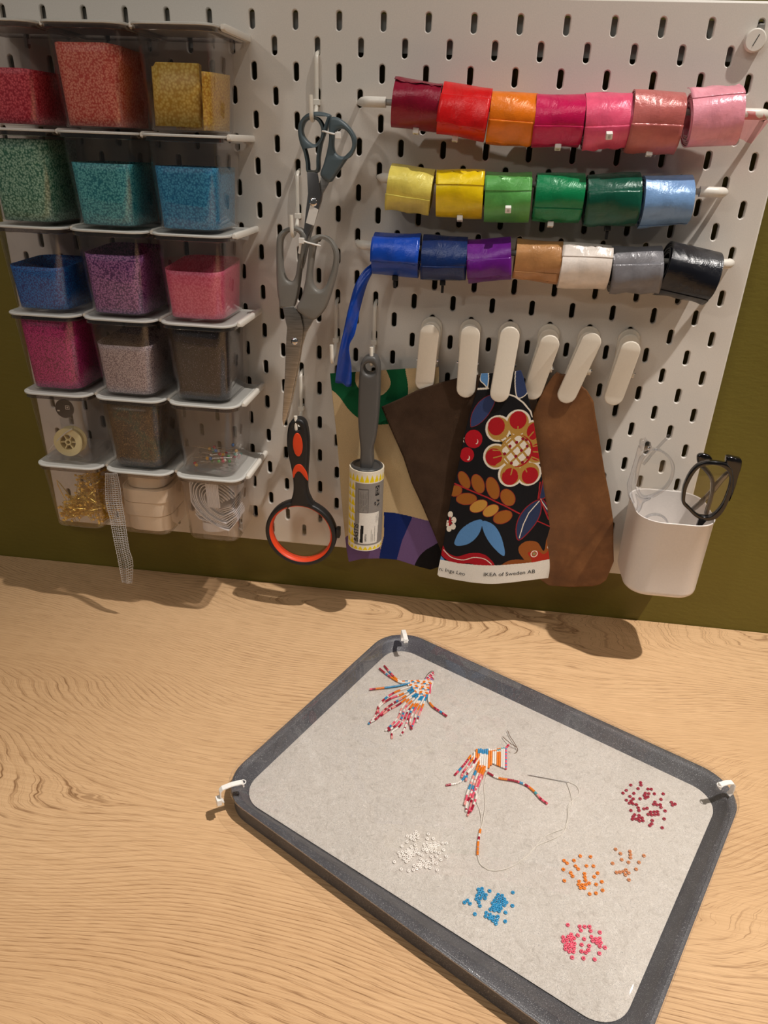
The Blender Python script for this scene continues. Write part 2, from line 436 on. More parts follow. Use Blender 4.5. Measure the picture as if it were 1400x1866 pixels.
# ------------------------------------------------------------------ clear boxes hanging in three columns
CLEAR = thin_clear('clear_box_plastic', (.932, .920, .918), 1.1, .03)
LIP = thin_clear('smoky_lip', (.62, .59, .58), 2.6, .05)
LID = plain('frosted_lid_plastic', (206, 204, 198), .30, spec=.5)
RAIL = plain('rail_white_plastic', (230, 224, 214), .36)
H = .0795
def zl(r): return BZ-.0138-.0814*r
def loopz(pts, z): return [(x, y, z) for x, y in pts]
cols = ['left', 'middle', 'right']; XR = -.0048
rows = ['top', 'second', 'third', 'fourth', 'fifth', 'bottom']
def make_box(label, name='clear_storage_box'):
    X, z = XR, zl(0)
    t = thing(name, label, 'box', (X-.04, -.04, z-.0795), 'clear boxes on the pegboard')
    R = lambda i, r: rrect(X-.0740+i, -.0830+i, X-.0085-i, -.004-i, r)
    mb = MB()
    mb.loft([loopz(R(.0012, .012), z-.003), loopz(R(0, .012), z-.003), loopz(R(.0004, .012), z-.012), loopz(R(.0035, .012), z-.0765), loopz(R(.0045, .0115), z-.0788), loopz(R(.007, .010), z-.0795)], False, True)
    mb.f[-1] = tuple(reversed(mb.f[-1]))
    mb.loft([loopz(R(.0012, .011), z-.003), loopz(R(.0047, .011), z-.0760), loopz(R(.006, .010), z-.0782)], False, True)
    put('body', mb, CLEAR, t, angle=40)
    mb = MB(); Q = lambda i, r, rb: rrect(X-.0768+i, -.0880+i, X-.0014-i, -.003-i, r, radii=(r, r, rb, rb))
    mb.loft([loopz(Q(.0030, .013, .002), z-.0022), loopz(Q(.0008, .0145, .002), z-.0022), loopz(Q(0, .015, .002), z-.0018), loopz(Q(0, .015, .002), z-.0006), loopz(Q(.0008, .0145, .002), z), loopz(Q(.0032, .013, .001), z), loopz(Q(.0042, .013, .001), z-.0008)], False, True)
    mb.loft([loopz(Q(.0030, .013, .002), z-.0022)], True, False)
    put('lid', mb, LID, t, angle=50)
    mb = MB(); mb.loft([loopz(Q(.0008, .0145, .002), z-.0022), loopz(Q(.0006, .0145, .002), z-.0056), loopz(Q(.0014, .014, .002), z-.0060), loopz(Q(.0024, .013, .001), z-.0056), loopz(Q(.0024, .013, .001), z-.0022)], False, False)
    put('lip', mb, LIP, t, angle=50)
    for xx in (X+.0006,):
        mb = MB()
        L = [[(xx+a, y, z+c) for a, c in ((-.0022, -.0040), (.0022, -.0040), (.0026, -.0030), (.0024, .0006), (.0014, .0014), (-.0014, .0014), (-.0024, .0006), (-.0026, -.0030))] for y in (0.0, -.068, -.0725)]
        L[-1] = [(xx+(p[0]-xx)*.6, p[1], z-.001+(p[2]-z+.001)*.6) for p in L[-1]]
        mb.loft(L); put('rail', mb, RAIL, t, angle=50)
    return t
def dup(root, loc, label=None, group=None):
    r = root.copy(); COL.objects.link(r); r.location = loc
    if label: r['label'] = label
    if group: r['group'] = group
    for ch in list(root.children):
        c = ch.copy(); COL.objects.link(c); c.parent = r
        for g in ch.children:
            d = g.copy(); COL.objects.link(d); d.parent = c
    return r
what = [['red bead-print paper', 'coral bead-print paper', 'a folded yellow bead-print card'],
        ['mint green bead-print paper', 'teal bead-print paper', 'mid-blue bead-print paper'],
        ['royal blue bead-print paper', 'purple bead-print paper', 'rose pink bead-print paper'],
        ['magenta bead-print paper', 'silver grey bead-print paper', 'glittering black paper'],
        ['a cream thread spool', 'brown paper printed with pins', 'coloured glass-head pins'],
        ['a heap of gold safety pins', 'stacked cream elastic rolls', 'coiled white elastic']]
b0 = None
for r in range(6):
    for c in range(3):
        lab = 'clear lidded plastic box holding %s' % what[r][c]
        loc = (-.0448-.0793*(2-c), -.04, zl(r)-.0795)
        if b0 is None: b0 = make_box(lab); b0.location = loc
        else: dup(b0, loc, lab)

# paper liners: printed sheets bent round inside the boxes
def liner(r, c, name, label, mat, hf, hb, cat='paper', inset=.0060, part=None, open_at=None, dip=0, wav=.0):
    X = XR-.0793*(2-c); z = zl(r)-.0777
    t = thing(name, label, cat, (X-.04, -.04, z), 'bead-print papers in the clear boxes')
    def path(i): return rrect(X-.0740+i, -.0830+i, X-.0085-i, -.005-i, .013, 8)
    n = len(path(0)); mb = MB(); loops = []
    for q in range(9):
        s = q/8; P = path(inset-.0024*s)
        L = []
        for k, (x, y) in enumerate(P):
            fy = (y+.0775)/.072
            hh = hf*(1-fy)+hb*fy+wav*math.sin(x*160+r)
            L.append((x, y, z+hh*s))
        loops.append(L)
    if open_at is not None: loops = [[l[(k+open_at) % n] for k in range(n-2)] for l in loops]
    if part: loops = [l[part[0]:part[1]] for l in loops]; open_at = 0
    mb.loft(loops, False, False, closed=open_at is None)
    put('printed_sheet', mb, mat, t, solid=.0004, angle=60)
    return t
B = bead_print
liner(0, 0, 'bead_print_paper', 'curled red bead-print paper in the leftmost top box', B('p_red', (255, 116, 128), (176, 24, 52), 620), .042, .042, wav=.0006)
liner(0, 1, 'bead_print_paper', 'curled coral bead-print paper in the middle top box', B('p_coral', (255, 176, 150), (206, 76, 62), 620), .062, .060, wav=.0006)
liner(0, 2, 'bead_print_paper', 'deep yellow bead-print paper lining the back of the top right box', B('p_yel', (255, 222, 100), (206, 146, 30), 520), .044, .046, part=(12, 34))
liner(1, 0, 'bead_print_paper', 'curled mint green bead-print paper filling its box', B('p_mint', (196, 240, 214), (52, 118, 94), 560), .069, .069)
liner(1, 1, 'bead_print_paper', 'curled teal bead-print paper in the second row', B('p_teal', (130, 226, 228), (26, 128, 144), 620), .052, .052)
liner(1, 2, 'bead_print_paper', 'curled mid-blue bead-print paper beside the teal one', B('p_blue', (92, 196, 240), (18, 118, 172), 560), .052, .051)
liner(2, 0, 'bead_print_paper', 'curled royal blue bead-print paper, lowest of the blues', B('p_royal', (30, 150, 240), (4, 56, 140), 700), .040, .042)
liner(2, 1, 'bead_print_paper', 'curled purple bead-print paper in the third row', B('p_purple', (216, 148, 212), (88, 40, 108), 620), .055, .058)
liner(2, 2, 'bead_print_paper', 'curled rose pink bead-print paper in the third row', B('p_pink', (255, 142, 172), (224, 80, 122), 560), .044, .050)
liner(3, 0, 'bead_print_paper', 'curled magenta bead-print paper filling its box', B('p_mag', (246, 74, 166), (140, 10, 86), 760), .070, .070)
liner(3, 1, 'bead_print_paper', 'curled silver grey bead-print paper in the fourth row', B('p_sil', (240, 226, 228), (136, 120, 130), 900), .050, .052)
m, nt, b = newmat('p_black_glitter'); vo = nt.nodes.new('ShaderNodeTexVoronoi'); vo.inputs['Scale'].default_value = 900
nt.links.new(objcoord(nt), vo.inputs['Vector'])
sp = math_(nt, 'GREATER_THAN', noise(nt, objcoord(nt), 1500, 1).outputs['Fac'], .68)
nt.links.new(mixc(nt, sp, lin((16, 16, 26)), lin((150, 142, 165))), b.inputs['Base Color']); b.inputs['Roughness'].default_value = .5
liner(3, 2, 'bead_print_paper', 'curled black glitter paper filling its box', m, .070, .070)
m, nt, b = newmat('p_pins')                     # photo print of tangled bronze pins
nn = noise(nt, objcoord(nt), 62, 2, .5, 2.5)
ln = math_(nt, 'LESS_THAN', math_(nt, 'ABSOLUTE', math_(nt, 'SUBTRACT', math_(nt, 'FRACT', math_(nt, 'MULTIPLY', nn.outputs['Fac'], 7)), .5)), .045)
nn2 = noise(nt, objcoord(nt), 48, 2, .5, 4)
ln2 = math_(nt, 'LESS_THAN', math_(nt, 'ABSOLUTE', math_(nt, 'SUBTRACT', math_(nt, 'FRACT', math_(nt, 'MULTIPLY', nn2.outputs['Fac'], 6)), .5)), .035)
pat = ramp(nt, noise(nt, objcoord(nt), 34, 2).outputs['Fac'], [(.35, lin((22, 16, 18))), (.5, lin((52, 36, 26))), (.56, lin((48, 36, 30))), (.64, lin((26, 62, 52))), (.7, lin((40, 26, 26)))])
c_ = mixc(nt, ln, pat, lin((128, 100, 62))); c_ = mixc(nt, ln2, c_, lin((160, 134, 92)))
nt.links.new(c_, b.inputs['Base Color']); b.inputs['Roughness'].default_value = .35
liner(4, 1, 'pin_print_paper', 'curled dark paper printed with tangled bronze pins', m, .068, .070)
# folded yellow card in the top right box
X, z = XR, zl(0)-.0777
t = thing('bead_print_card', 'folded pale yellow bead-print card leaning at the front of the top right box', 'paper', (X-.047, -.066, z), 'bead-print papers in the clear boxes')
mb = MB(); pa = [(X-.0255, -.056), (X-.0235, -.0672), (X-.0245, -.0705), (X-.042, -.0728), (X-.0595, -.0725), (X-.0655, -.0675), (X-.0665, -.056)]
def zt(x): return .0455-.06*(x+.062)*0
mb.loft([[(x-(.0012*(1-s)), y, z+.0022+(.048-(.003 if x < X-.06 else 0))*s) for x, y in smoothpts(pa, 4, False)] for s in (0, .5, 1)], False, False, closed=False)
put('printed_sheet', mb, B('p_yel_light', (252, 222, 120), (206, 158, 48), 430), t, solid=.0006, angle=60)

# thread spool and its tag, fifth row left
X, z = XR-.1586, zl(4)-.0777
CREAM = plain('cream_spool_plastic', (232, 220, 168), .35)
t = thing('thread_spool', 'cream plastic thread spool with spoked hub lying in the fifth-row left box', 'spool', (X-.044, -.06, z+.0165))
sc = Vector((X-.042, -.066, z+.0175)); ax = Vector((.12, -1, .12)).normalized(); ex = Vector((1, .12, 0)).normalized(); ez = ax.cross(ex)*-1
def ringl(c, r, off, n=32): return [c+ax*off+r*(math.cos(2*PI*k/n)*ex+math.sin(2*PI*k/n)*ez) for k in range(n)]
def flange(o0, o1):
    mb = MB(); mb.loft([ringl(sc, .0085, o0), ringl(sc, .0155, o0), ringl(sc, .0158, (o0+o1)/2), ringl(sc, .0155, o1), ringl(sc, .0085, o1), ringl(sc, .0085, o0)], False, False); return mb
put('flange', flange(.004, .0055), CREAM, t); put('flange', flange(-.0085, -.007), CREAM, t)
mb = MB(); mb.loft([ringl(sc, .0034, .005), ringl(sc, .0034, -.008), ringl(sc, .002, -.008), ringl(sc, .002, .005), ringl(sc, .0034, .005)], False, False)
for k in range(6):
    a = k*PI/3; d = math.cos(a)*ex+math.sin(a)*ez; s = -math.sin(a)*ex+math.cos(a)*ez
    mb.obox(sc+d*.006-ax*0, d*.0028, s*.0006, ax*.004)
put('hub', mb, CREAM, t, smooth=False)
mb = MB(); mb.loft([ringl(sc, .0085, .004), ringl(sc, .0125, .004), ringl(sc, .0125, -.007), ringl(sc, .0085, -.007), ringl(sc, .0085, .004)], False, False)
put('thread', mb, plain('cream_thread', (214, 196, 140), .6, grain=.4, gscale=1800), t)
t = thing('security_tag', 'round black tag with white mark above the thread spool', 'tag', (X-.044, -.07, z+.052))
mb = MB(); cc = Vector((X-.040, -.0685, z+.056)); dx, dz = Vector((1, 0, 0)), Vector((0, .1, .99))
dn = dx.cross(dz)
mb.loft([[cc+dn*o+r*(math.cos(a)*dx+math.sin(a)*dz) for a in [2*PI*k/28 for k in range(28)]] for o, r in ((-.001, .0098), (-.0004, .0103), (.0008, .0103), (.0012, .0099))])
put('disc', mb, plain('tag_black', (34, 32, 40), .4), t)
WH = plain('mark_white', (225, 222, 215), .6)
mb = MB()
for (a, c, w, h_) in ((.0038, .0035, .0021, .0003), (.0038, -.0003, .0021, .0003), (.0018, .0016, .0003, .0021), (.0058, .0016, .0003, .0021), (.0038, .0016, .0008, .0009), (-.0066, -.0025, .0014, .0007)):
    mb.obox(cc+dx*a+dz*c+dn*.0013, dx*w, dz*h_, dn*.0001)
put('mark', mb, WH, t, smooth=False)
mb = MB().obox(cc+dz*-.0165+dn*-.001, dx*.0072, dz*.0060, dn*.0012)
put('clear_tab', mb, thin_clear('clear_tab', (.9, .92, .94), 1.6), t, smooth=False, bev=.001)
put('strap', MB().tube([cc+dz*-.022+dx*.006, cc+dz*-.027+dx*-.002, cc+dz*-.034+dx*-.010, cc+dz*-.040+dx*-.016, cc+dz*-.0485+dx*-.0235-dn*-.0], .0007, 6), WH, t)

# glass-head pins, fifth row right
X, z = XR, zl(4)-.0777
hc = [(200, 40, 60), (230, 170, 60), (60, 150, 140), (70, 130, 200), (230, 225, 215), (180, 60, 90), (90, 160, 90)]
STEEL = plain('steel_wire', (190, 188, 184), .25, 1)
hm = [plain('pin_head_%d' % i, c, .15, coat=.5) for i, c in enumerate(hc)]
hn = ['red', 'amber', 'green-blue', 'blue', 'pearl', 'dark pink', 'leaf green']
random.seed(11)
for k in range(30):
    ci = k % 7
    if k < 2: px, py, ang, zz = (X-.060+.003*k, -.064-.004*k, .8, z+.0028)
    else: px, py, ang, zz = X-.038+random.uniform(-.016, .022), -.048+random.uniform(-.015, .014), random.uniform(-.5, .5)+(PI if k % 2 else 0), z+.003+random.uniform(0, .014)
    Ln = .024; t = thing('glass_head_pin', 'steel pin with %s glass head in the fifth-row right box' % hn[ci], 'pin', (px, py, zz), 'glass-head pins in the box: %s' % hn[ci])
    e = (px+Ln*math.cos(ang), py+Ln*.5*math.sin(ang), zz+random.uniform(-.001, .003))
    e = (max(X-.064, min(X-.016, e[0])), max(-.068, min(-.015, e[1])), e[2])
    put('head', MB().sphere((px, py, zz), .0019, 10, 8), hm[ci], t); put('shaft', MB().tube([(px, py, zz), e], .0003, 5), STEEL, t)

# safety pins, bottom left
X, z = XR-.1586, zl(5)-.0777
GOLD = plain('brass_wire', (250, 222, 120), .18, .75)
mb = MB(); random.seed(5)
for k in range(420):
    u = random.random(); px = X-.067+u*.052; py = random.uniform(-.068, -.014)
    top = .012+.040*math.exp(-((px-(X-.040))/.014)**2)
    zz = z+.001+random.random()**1.2*top
    a = random.uniform(0, 2*PI); el = random.uniform(-.5, .5) if random.random() < .75 else random.uniform(-1.3, 1.3)
    d = Vector((math.cos(a)*math.cos(el), math.sin(a)*math.cos(el)*.8, math.sin(el))); s = d.cross(Vector((0, .3, 1))).normalized()
    Lp = random.uniform(.008, .013); w_ = .0022; c_ = Vector((px, py, zz))
    pts = [c_+d*Lp+s*w_*.5, c_-d*Lp*.6+s*w_, c_-d*Lp+s*0, c_-d*Lp*.6-s*w_, c_+d*Lp-s*w_*.5]
    pts = [Vector((min(X-.0135, max(X-.0670, p.x)), min(-.010, max(-.0705, p.y)), min(z+.062, max(z+.0008, p.z)))) for p in pts]
    mb.tube(pts, .00032, 4)
    mb.obox(pts[-1]*.5+pts[0]*.5, (.0011, 0, 0), (0, .0006, 0), (0, 0, .0011))
o = tag(put('safety_pins', mb, GOLD, None, angle=60), 'tangled heap of small gold safety pins in the bottom left box', 'safety pins'); o['kind'] = 'stuff'
t = thing('large_safety_pin', 'large open gold safety pin sticking out of the heap', 'safety pin', (X-.056, -.066, z+.03))
put('wire', MB().tube([(X-.048, -.066, z+.022), (X-.062, -.067, z+.046), (X-.0655, -.067, z+.050), (X-.0655, -.067, z+.045), (X-.060, -.068, z+.030), (X-.054, -.068, z+.020)], .0005, 6), GOLD, t)
put('clasp', MB().sphere((X-.026, -.066, z+.048), .002, 10, 8), CHR, t)

# elastic rolls stacked, bottom middle
X, z = XR-.0793, zl(5)-.0777
ELA = plain('cream_elastic', (240, 222, 196), .75, grain=.5, gscale=900)
hgt = [.0, .0185, .0355, .0515, .0665]
names = ['lowest', 'second', 'third', 'topmost']
for k in range(4):
    t = thing('elastic_roll', 'cream elastic flattened roll, %s of the stack in the bottom middle box' % names[k], 'roll', (X-.04, -.04, z+hgt[k]), 'cream elastic rolls')
    mb = MB(); ins = (.0055, .0042, .0036, .009)[k]; sk = (.001, -.0008, .0006, .0)[k]
    for lay in range(6):
        i0 = ins+lay*.0024
        P = rrect(X-.0728+i0+sk, -.0800+i0, X-.0090-i0+sk, -.008-i0, max(.002, .017-lay*.0024), 6)
        lo_, hi_ = z+hgt[k]+.0006+lay*.0001, z+hgt[k+1]-.0004-lay*.0002
        Pi = rrect(X-.0728+i0+sk+.0019, -.0800+i0+.0019, X-.0090-i0+sk-.0019, -.008-i0-.0019, max(.001, .0155-lay*.0024), 6)
        mb.loft([loopz(P, lo_), loopz(P, hi_), loopz(Pi, hi_), loopz(Pi, lo_), loopz(P, lo_)], False, False)
    put('tape', mb, ELA, t, angle=50)

# white elastic, bottom right
X, z = XR, zl(5)-.0777
WEL = plain('white_elastic', (236, 234, 234), .7, grain=.6, gscale=1200)
def strip_loop(pts, y0, y1, th, parent, name='tape', m_=WEL):
    mb = MB(); P = [np.array(p) for p in pts]; n = len(P); L0 = []
    for i in range(n):
        t_ = P[min(i+1, n-1)]-P[max(i-1, 0)]; t_ = t_/(np.linalg.norm(t_)+1e-9); nn_ = np.array((-t_[1], t_[0]))*th/2
        a, c = P[i]+nn_, P[i]-nn_; L0.append([(a[0], y0, a[1]), (a[0], y1, a[1]), (c[0], y1, c[1]), (c[0], y0, c[1])])
    mb.loft(L0); put(name, mb, m_, parent, angle=50)
t = thing('elastic_coil', 'coiled white elastic band folded in many loops in the bottom right box', 'elastic', (X-.035, -.05, z+.03))
for k in range(10):                    # nested U folds, opening up to the right
    s = .0050+.0023*k; cx_, cz_ = X-.035, z+.040
    rot = -.75; pts = []
    for q in range(0, 30):
        a = PI*.42+q/29*PI*1.35; ex_ = s*1.55*math.cos(a); ez_ = s*math.sin(a)
        pts.append((cx_+ex_*math.cos(rot)-ez_*math.sin(rot), cz_+ex_*math.sin(rot)+ez_*math.cos(rot)))
    pts = [(max(X-.0660, min(X-.0150, p[0])), max(z+.003, min(z+.066, p[1]))) for p in pts]
    ex2 = pts[-1]; pts += [(min(X-.0150, ex2[0]+.012), min(z+.066, ex2[1]+.004+.001*k))]
    strip_loop(pts, -.070+.0012*(k % 3), -.040, .0010, t)
t2 = thing('elastic_bundle', 'small flat roll of white elastic at the bottom of the right-hand lowest box', 'elastic', (X-.045, -.06, z+.006))
for k in range(5):
    s = 1-k*.17
    P = rrect(-.018*s, -.016*s, .018*s, .016*s, .0158*s, 8)
    Pi = rrect(-.018*s+.0013, -.016*s+.0013, .018*s-.0013, .016*s-.0013, max(.0005, .0158*s-.0013), 8)
    g = lambda Q_, zz: [(X-.043+a, -.052+c, z+zz+a*.12) for a, c in Q_]
    mb = MB(); mb.loft([g(P, .003), g(P, .013), g(Pi, .0135), g(Pi, .003), g(P, .003)], False, False); put('tape', mb, WEL, t2, angle=50)
t3 = thing('elastic_loop', 'loose folded end of white elastic against the left side of its box', 'elastic', (X-.06, -.06, z+.02))
strip_loop([(X-.063, z+.036), (X-.0605, z+.029), (X-.054, z+.0255), (X-.046, z+.0265), (X-.0475, z+.022), (X-.054, z+.0205), (X-.0605, z+.023), (X-.0635, z+.028)], -.067, -.05, .0009, t3)
strip_loop([(X-.0635, z+.024), (X-.059, z+.018), (X-.050, z+.0155), (X-.044, z+.019)], -.068, -.052, .0009, t3)
t4 = thing('elastic_tab', 'flat tongue of ribbed white elastic hanging over the front of the lowest right box', 'elastic', (X-.0355, -.079, z+.06))
mb = MB()
for k in range(9):
    x = X-.0435+k*.0016; mb.tube([(x, -.0800, z+.0720), (x, -.0800, z+.0700), (x, -.0796, z+.065), (x+.0003, -.0790, z+.050), (x+.0005, -.0785, z+.0400)], .00085, 6)
put('ribs', mb, WEL, t4)

# netted ribbon spilling out of the bottom middle box
m, nt, b = newmat('silver_net'); b.inputs['Base Color'].default_value = (*lin((176, 170, 165)), 1); b.inputs['Roughness'].default_value = .4
l = [(-0.1555,0.9402),(-0.1594,0.9228),(-0.1618,0.9031),(-0.1591,0.8836),(-0.1567,0.8636),(-0.1544,0.8431),(-0.1539,0.8220),(-0.1546,0.8024)]  # traced coordinates from here on: image pixels unprojected offline onto chosen depth planes
r = [(-0.1422,0.9414),(-0.1423,0.9244),(-0.1431,0.9050),(-0.1416,0.8854),(-0.1400,0.8653),(-0.1387,0.8500),(-0.1368,0.8319),(-0.1429,0.8026)]
l = smoothpts(l, 8, False); r = smoothpts(r, 8, False); n = len(l); mb = MB(); K = 6
yy = lambda i: -.0915+.0035*math.sin(i*.11)
def npt(i, f): return (l[i][0]*(1-f)+r[i][0]*f, yy(i)+.0008*math.sin(f*9), l[i][1]*(1-f)+r[i][1]*f)
for k in range(K+1):
    mb.tube([npt(i, min(1, max(0, (k+(.22 if i % 2 else -.22))/K))) for i in range(n)], .00042, 4)
for i in range(0, n, 1):
    mb.tube([npt(i, k/K) for k in range(K+1)], .00034, 4)
tag(put('netted_ribbon', mb, m, None), 'narrow silver netted ribbon hanging out of the stacked elastic box', 'ribbon')

# ------------------------------------------------------------------ wire hooks
WIRE = plain('white_hook', (236, 230, 218), .3)
def hook(x, z, label, lean=.003, reach=.040):
    t = thing('wire_hook', label, 'hook', (x, 0, z))
    p = [(x, .008, z+.001), (x, .0, z-.001), (x, -.003, z-.004), (x, -.0035, z-.010), (x, -.0035, z-.038)]
    put('stem', MB().tube(p, .0019, 10), WIRE, t)
    put('clasp', MB().box((x-.0030, -.0058, z-.0425), (x+.0030, .0066, z-.0375)), WIRE, t, smooth=False, bev=.0006)
    q = smoothpts([(x, -.0035, z-.040), (x, -.006, z-.046), (x+lean*.4, -.018, z-.0525), (x+lean*.8, -reach+.007, z-.0555), (x+lean, -reach, z-.052), (x+lean, -reach-.0008, z-.044), (x+lean*.9, -reach-.0008, z-.036)], 5, False)
    put('arm', MB().tube(q, .0019, 10), WIRE, t)
hook(.060, BZ-.0243, 'white wire hook carrying the blue-grey scissors')
hook(.040, BZ-.1235, 'white wire hook carrying the large grey scissors')
hook(.079, BZ-.2445, 'empty white wire hook partly behind the dangling blue ribbon')
hook(.120, BZ-.2440, 'white wire hook carrying the lint roller')
hook(.040, BZ-.3235, 'white wire hook carrying the magnifying glass')

# ------------------------------------------------------------------ ribbon rails
def rail(x0, x1, z, label):
    t = thing('ribbon_rail', label, 'rail', ((x0+x1)/2, 0, z), 'ribbon rails')
    put('rod', MB().tube([(x0+.012, -.026, z), (x1-.012, -.026, z)], .0026, 12), plain('grey_rod', (170, 166, 160), .4), t)
    for s, x in ((1, x0), (-1, x1)):
        p = smoothpts([(x, .004, z), (x, -.004, z), (x+s*.003, -.014, z), (x+s*.008, -.022, z), (x+s*.014, -.026, z), (x+s*.028, -.026, z)], 4, False)
        rr = [.0022+(.0022 if p_[1] < -.021 else max(0, (-p_[1]-.010)/.011*.0022)) for p_ in p]
        put('end_fitting', MB().tube(p, rr, 12), RAIL, t)
rail(.10, .46, BZ-.0635, 'white rail holding the pink and red ribbon rolls')
rail(.12, .44, BZ-.1250, 'white rail holding the yellow and green ribbon rolls')
rail(.10, .46, BZ-.1850, 'white rail holding the dark blue to black ribbon rolls')

TIEW = plain('white_cable_tie', (236, 232, 226), .35); TIEB = plain('black_cable_tie', (24, 24, 26), .4)
def roll(label, rgb, pts, rad, tail=None, tie=None, seed=0, open_left=False):
    """a ribbon wound on itself; pts are the two ends of its axis"""
    rnd = random.Random(seed*13+5)
    (xa, za), (xb, zb) = pts; a = Vector((xa, -.028, za)); b = Vector((xb, -.028, zb))
    ax = (b-a); L = ax.length; ax.normalize(); up = Vector((0, -1, 0)); e2 = ax.cross(up).normalized(); e1 = e2.cross(ax).normalized()
    t = thing('ribbon_roll', label, 'ribbon', (a+b)/2, 'satin ribbon rolls')
    mat = satin('satin_%d_%d_%d' % rgb, rgb)
    N = 44; ph = [rnd.uniform(0, 6.28) for _ in range(4)]
    def pt(s, th, r, wob=1):
        w = wob*(.0007*math.sin(2*th+ph[0]+s*1.4)+.0005*math.sin(3*th+ph[1]-s*2)+.0004*math.sin(5*th+4*s+ph[2]))
        rr = r+w+.0005*math.sin(s*3.1+ph[3])
        return a+ax*(s*L)+rr*(math.cos(th)*e1+math.sin(th)*e2)
    mb = MB(); lays = 6; r0 = rad*.52
    mb.loft([[pt(s, 2*PI*k/N, rad) for k in range(N)] for s in [q/12 for q in range(13)]], False, False)
    for end in (0, 1):
        loops = []
        for q in range(lays):
            ra = rad-(rad-r0)*q/lays; rb = rad-(rad-r0)*(q+.8)/lays
            off = rnd.uniform(-.0004, .0012)*(1 if end == 0 else -1)/L
            s0 = end+(off if q else 0)
            deep = s0+(.0016/L)*(1 if end == 0 else -1)
            loops += [[pt(s0, 2*PI*k/N, ra) for k in range(N)], [pt(s0, 2*PI*k/N, rb) for k in range(N)], [pt(deep, 2*PI*k/N, rb) for k in range(N)]]
        loops.append([pt(.5, 2*PI*k/N, r0) for k in range(N)])
        if end: loops = loops[::-1]
        mb.loft(loops, False, False)
    put('winding', mb, mat, t, angle=45)
    # the loose outer end lies over the roll, cut ragged
    a0, a1, lift = tail or (-1.2, .4, .0012)
    M = 16; K = 14; L0 = []
    for q in range(M+1):
        f = q/M; th = a0+(a1-a0)*f; row = []
        for k in range(K+1):
            s = -.015+1.02*k/K; thk = th
            if q == M: thk += rnd.uniform(-.07, .07)
            row.append(pt(s, thk, rad+.0004+lift*f**1.5+.0006*math.sin(k*.9+seed)*f, 1))
        L0.append(row)
    mb = MB(); mb.loft(L0, False, False, closed=False)
    put('loose_end', mb, mat, t, solid=.0003, angle=50)
    if tie:
        th, s, kind = tie; c = pt(s, th, rad+.0022); n_ = (math.cos(th)*e1+math.sin(th)*e2); tt = ax.cross(n_)
        hd_ = put('cable_tie_head', MB().obox(c, ax*.0027, tt*.0027, n_*.0024), TIEW if kind == 'w' else TIEB, t, smooth=False, bev=.0006)
        if kind == 'w': put('cable_tie_slot', MB().obox(c+n_*.0024, ax*.0011, tt*.0014, n_*.0002), plain('tie_slot', (190, 186, 180), .5), hd_, smooth=False)
        else: put('cable_tie_end', MB().obox(c+n_*.003+Vector((0, 0, -.003)), ax*.0013, Vector((0, 0, 1))*.003, n_*.0006), TIEB, hd_, smooth=False)
    return t
# angles: 0 faces out from the board, +90 degrees is downwards
D = math.radians
roll('dark crimson satin ribbon roll, leftmost on the top rail', (134, 14, 44), [(0.1358,1.2994),(0.1765,1.2963)], .0195, (-1.6, -.9, .0006), (D(75), .55, 'w'), 1)
roll('bright red satin ribbon roll between crimson and orange', (214, 22, 26), [(0.1771,1.2958),(0.2195,1.2916)], .0212, (-.6, .5, .0030), (D(80), .40, 'w'), 2)
roll('orange satin ribbon roll on the top rail', (236, 122, 20), [(0.2206,1.2907),(0.2596,1.2889)], .0206, (.1, 1.1, .0022), None, 3)
roll('magenta satin ribbon roll on the top rail', (200, 20, 84), [(0.2595,1.2894),(0.3006,1.2898)], .0212, (.2, 1.0, .0012), (D(62), .55, 'w'), 4)
roll('hot pink satin ribbon roll on the top rail', (236, 88, 124), [(0.3021,1.2894),(0.3403,1.2922)], .0210, (.2, 1.15, .0030), (D(28), .52, 'w'), 5)
roll('dusty rose satin ribbon roll on the top rail', (192, 104, 100), [(0.3400,1.2914),(0.3820,1.2910)], .0230, (.1, 1.35, .0018), (D(72), .5, 'w'), 6)
tp = roll('pale pink satin ribbon roll, rightmost on the top rail', (240, 156, 172), [(0.3890,1.2920),(0.4300,1.2966)], .0205, (-.9, -1.9, .0060), None, 7)
roll('pale yellow satin ribbon roll, leftmost on the middle rail', (226, 208, 96), [(0.1339,1.2320),(0.1741,1.2280)], .0195, (.3, 1.25, .0020), None, 8)
roll('bright yellow satin ribbon roll on the middle rail', (240, 206, 14), [(0.1788,1.2272),(0.2212,1.2281)], .0200, (-.4, -1.0, .0020), (D(66), .53, 'w'), 9)
roll('light green satin ribbon roll on the middle rail', (92, 166, 84), [(0.2230,1.2258),(0.2638,1.2275)], .0210, (-.3, -.85, .0016), (D(24), .52, 'w'), 10)
roll('emerald green satin ribbon roll on the middle rail', (10, 124, 74), [(0.2677,1.2281),(0.3101,1.2281)], .0205, (.4, 1.0, .0008), (D(72), .40, 'w'), 11)
roll('dark forest green satin ribbon roll on the middle rail', (12, 78, 60), [(0.3132,1.2268),(0.3589,1.2296)], .0214, (-.4, 1.1, .0014), (D(80), .48, 'b'), 12)
roll('light blue satin ribbon roll, rightmost on the middle rail', (120, 158, 206), [(0.3625,1.2284),(0.4041,1.2306)], .0205, (1.2, 1.7, .0006), None, 13)
tb = roll('royal blue satin ribbon roll with its end dangling on the left of the lowest rail', (16, 68, 172), [(0.1212,1.1716),(0.1656,1.1709)], .0202, (-.9, .2, .0016), (D(80), .5, 'b'), 14)
roll('navy blue satin ribbon roll on the lowest rail', (14, 40, 92), [(0.1688,1.1695),(0.2110,1.1707)], .0205, (.2, .9, .0010), (D(80), .48, 'b'), 15)
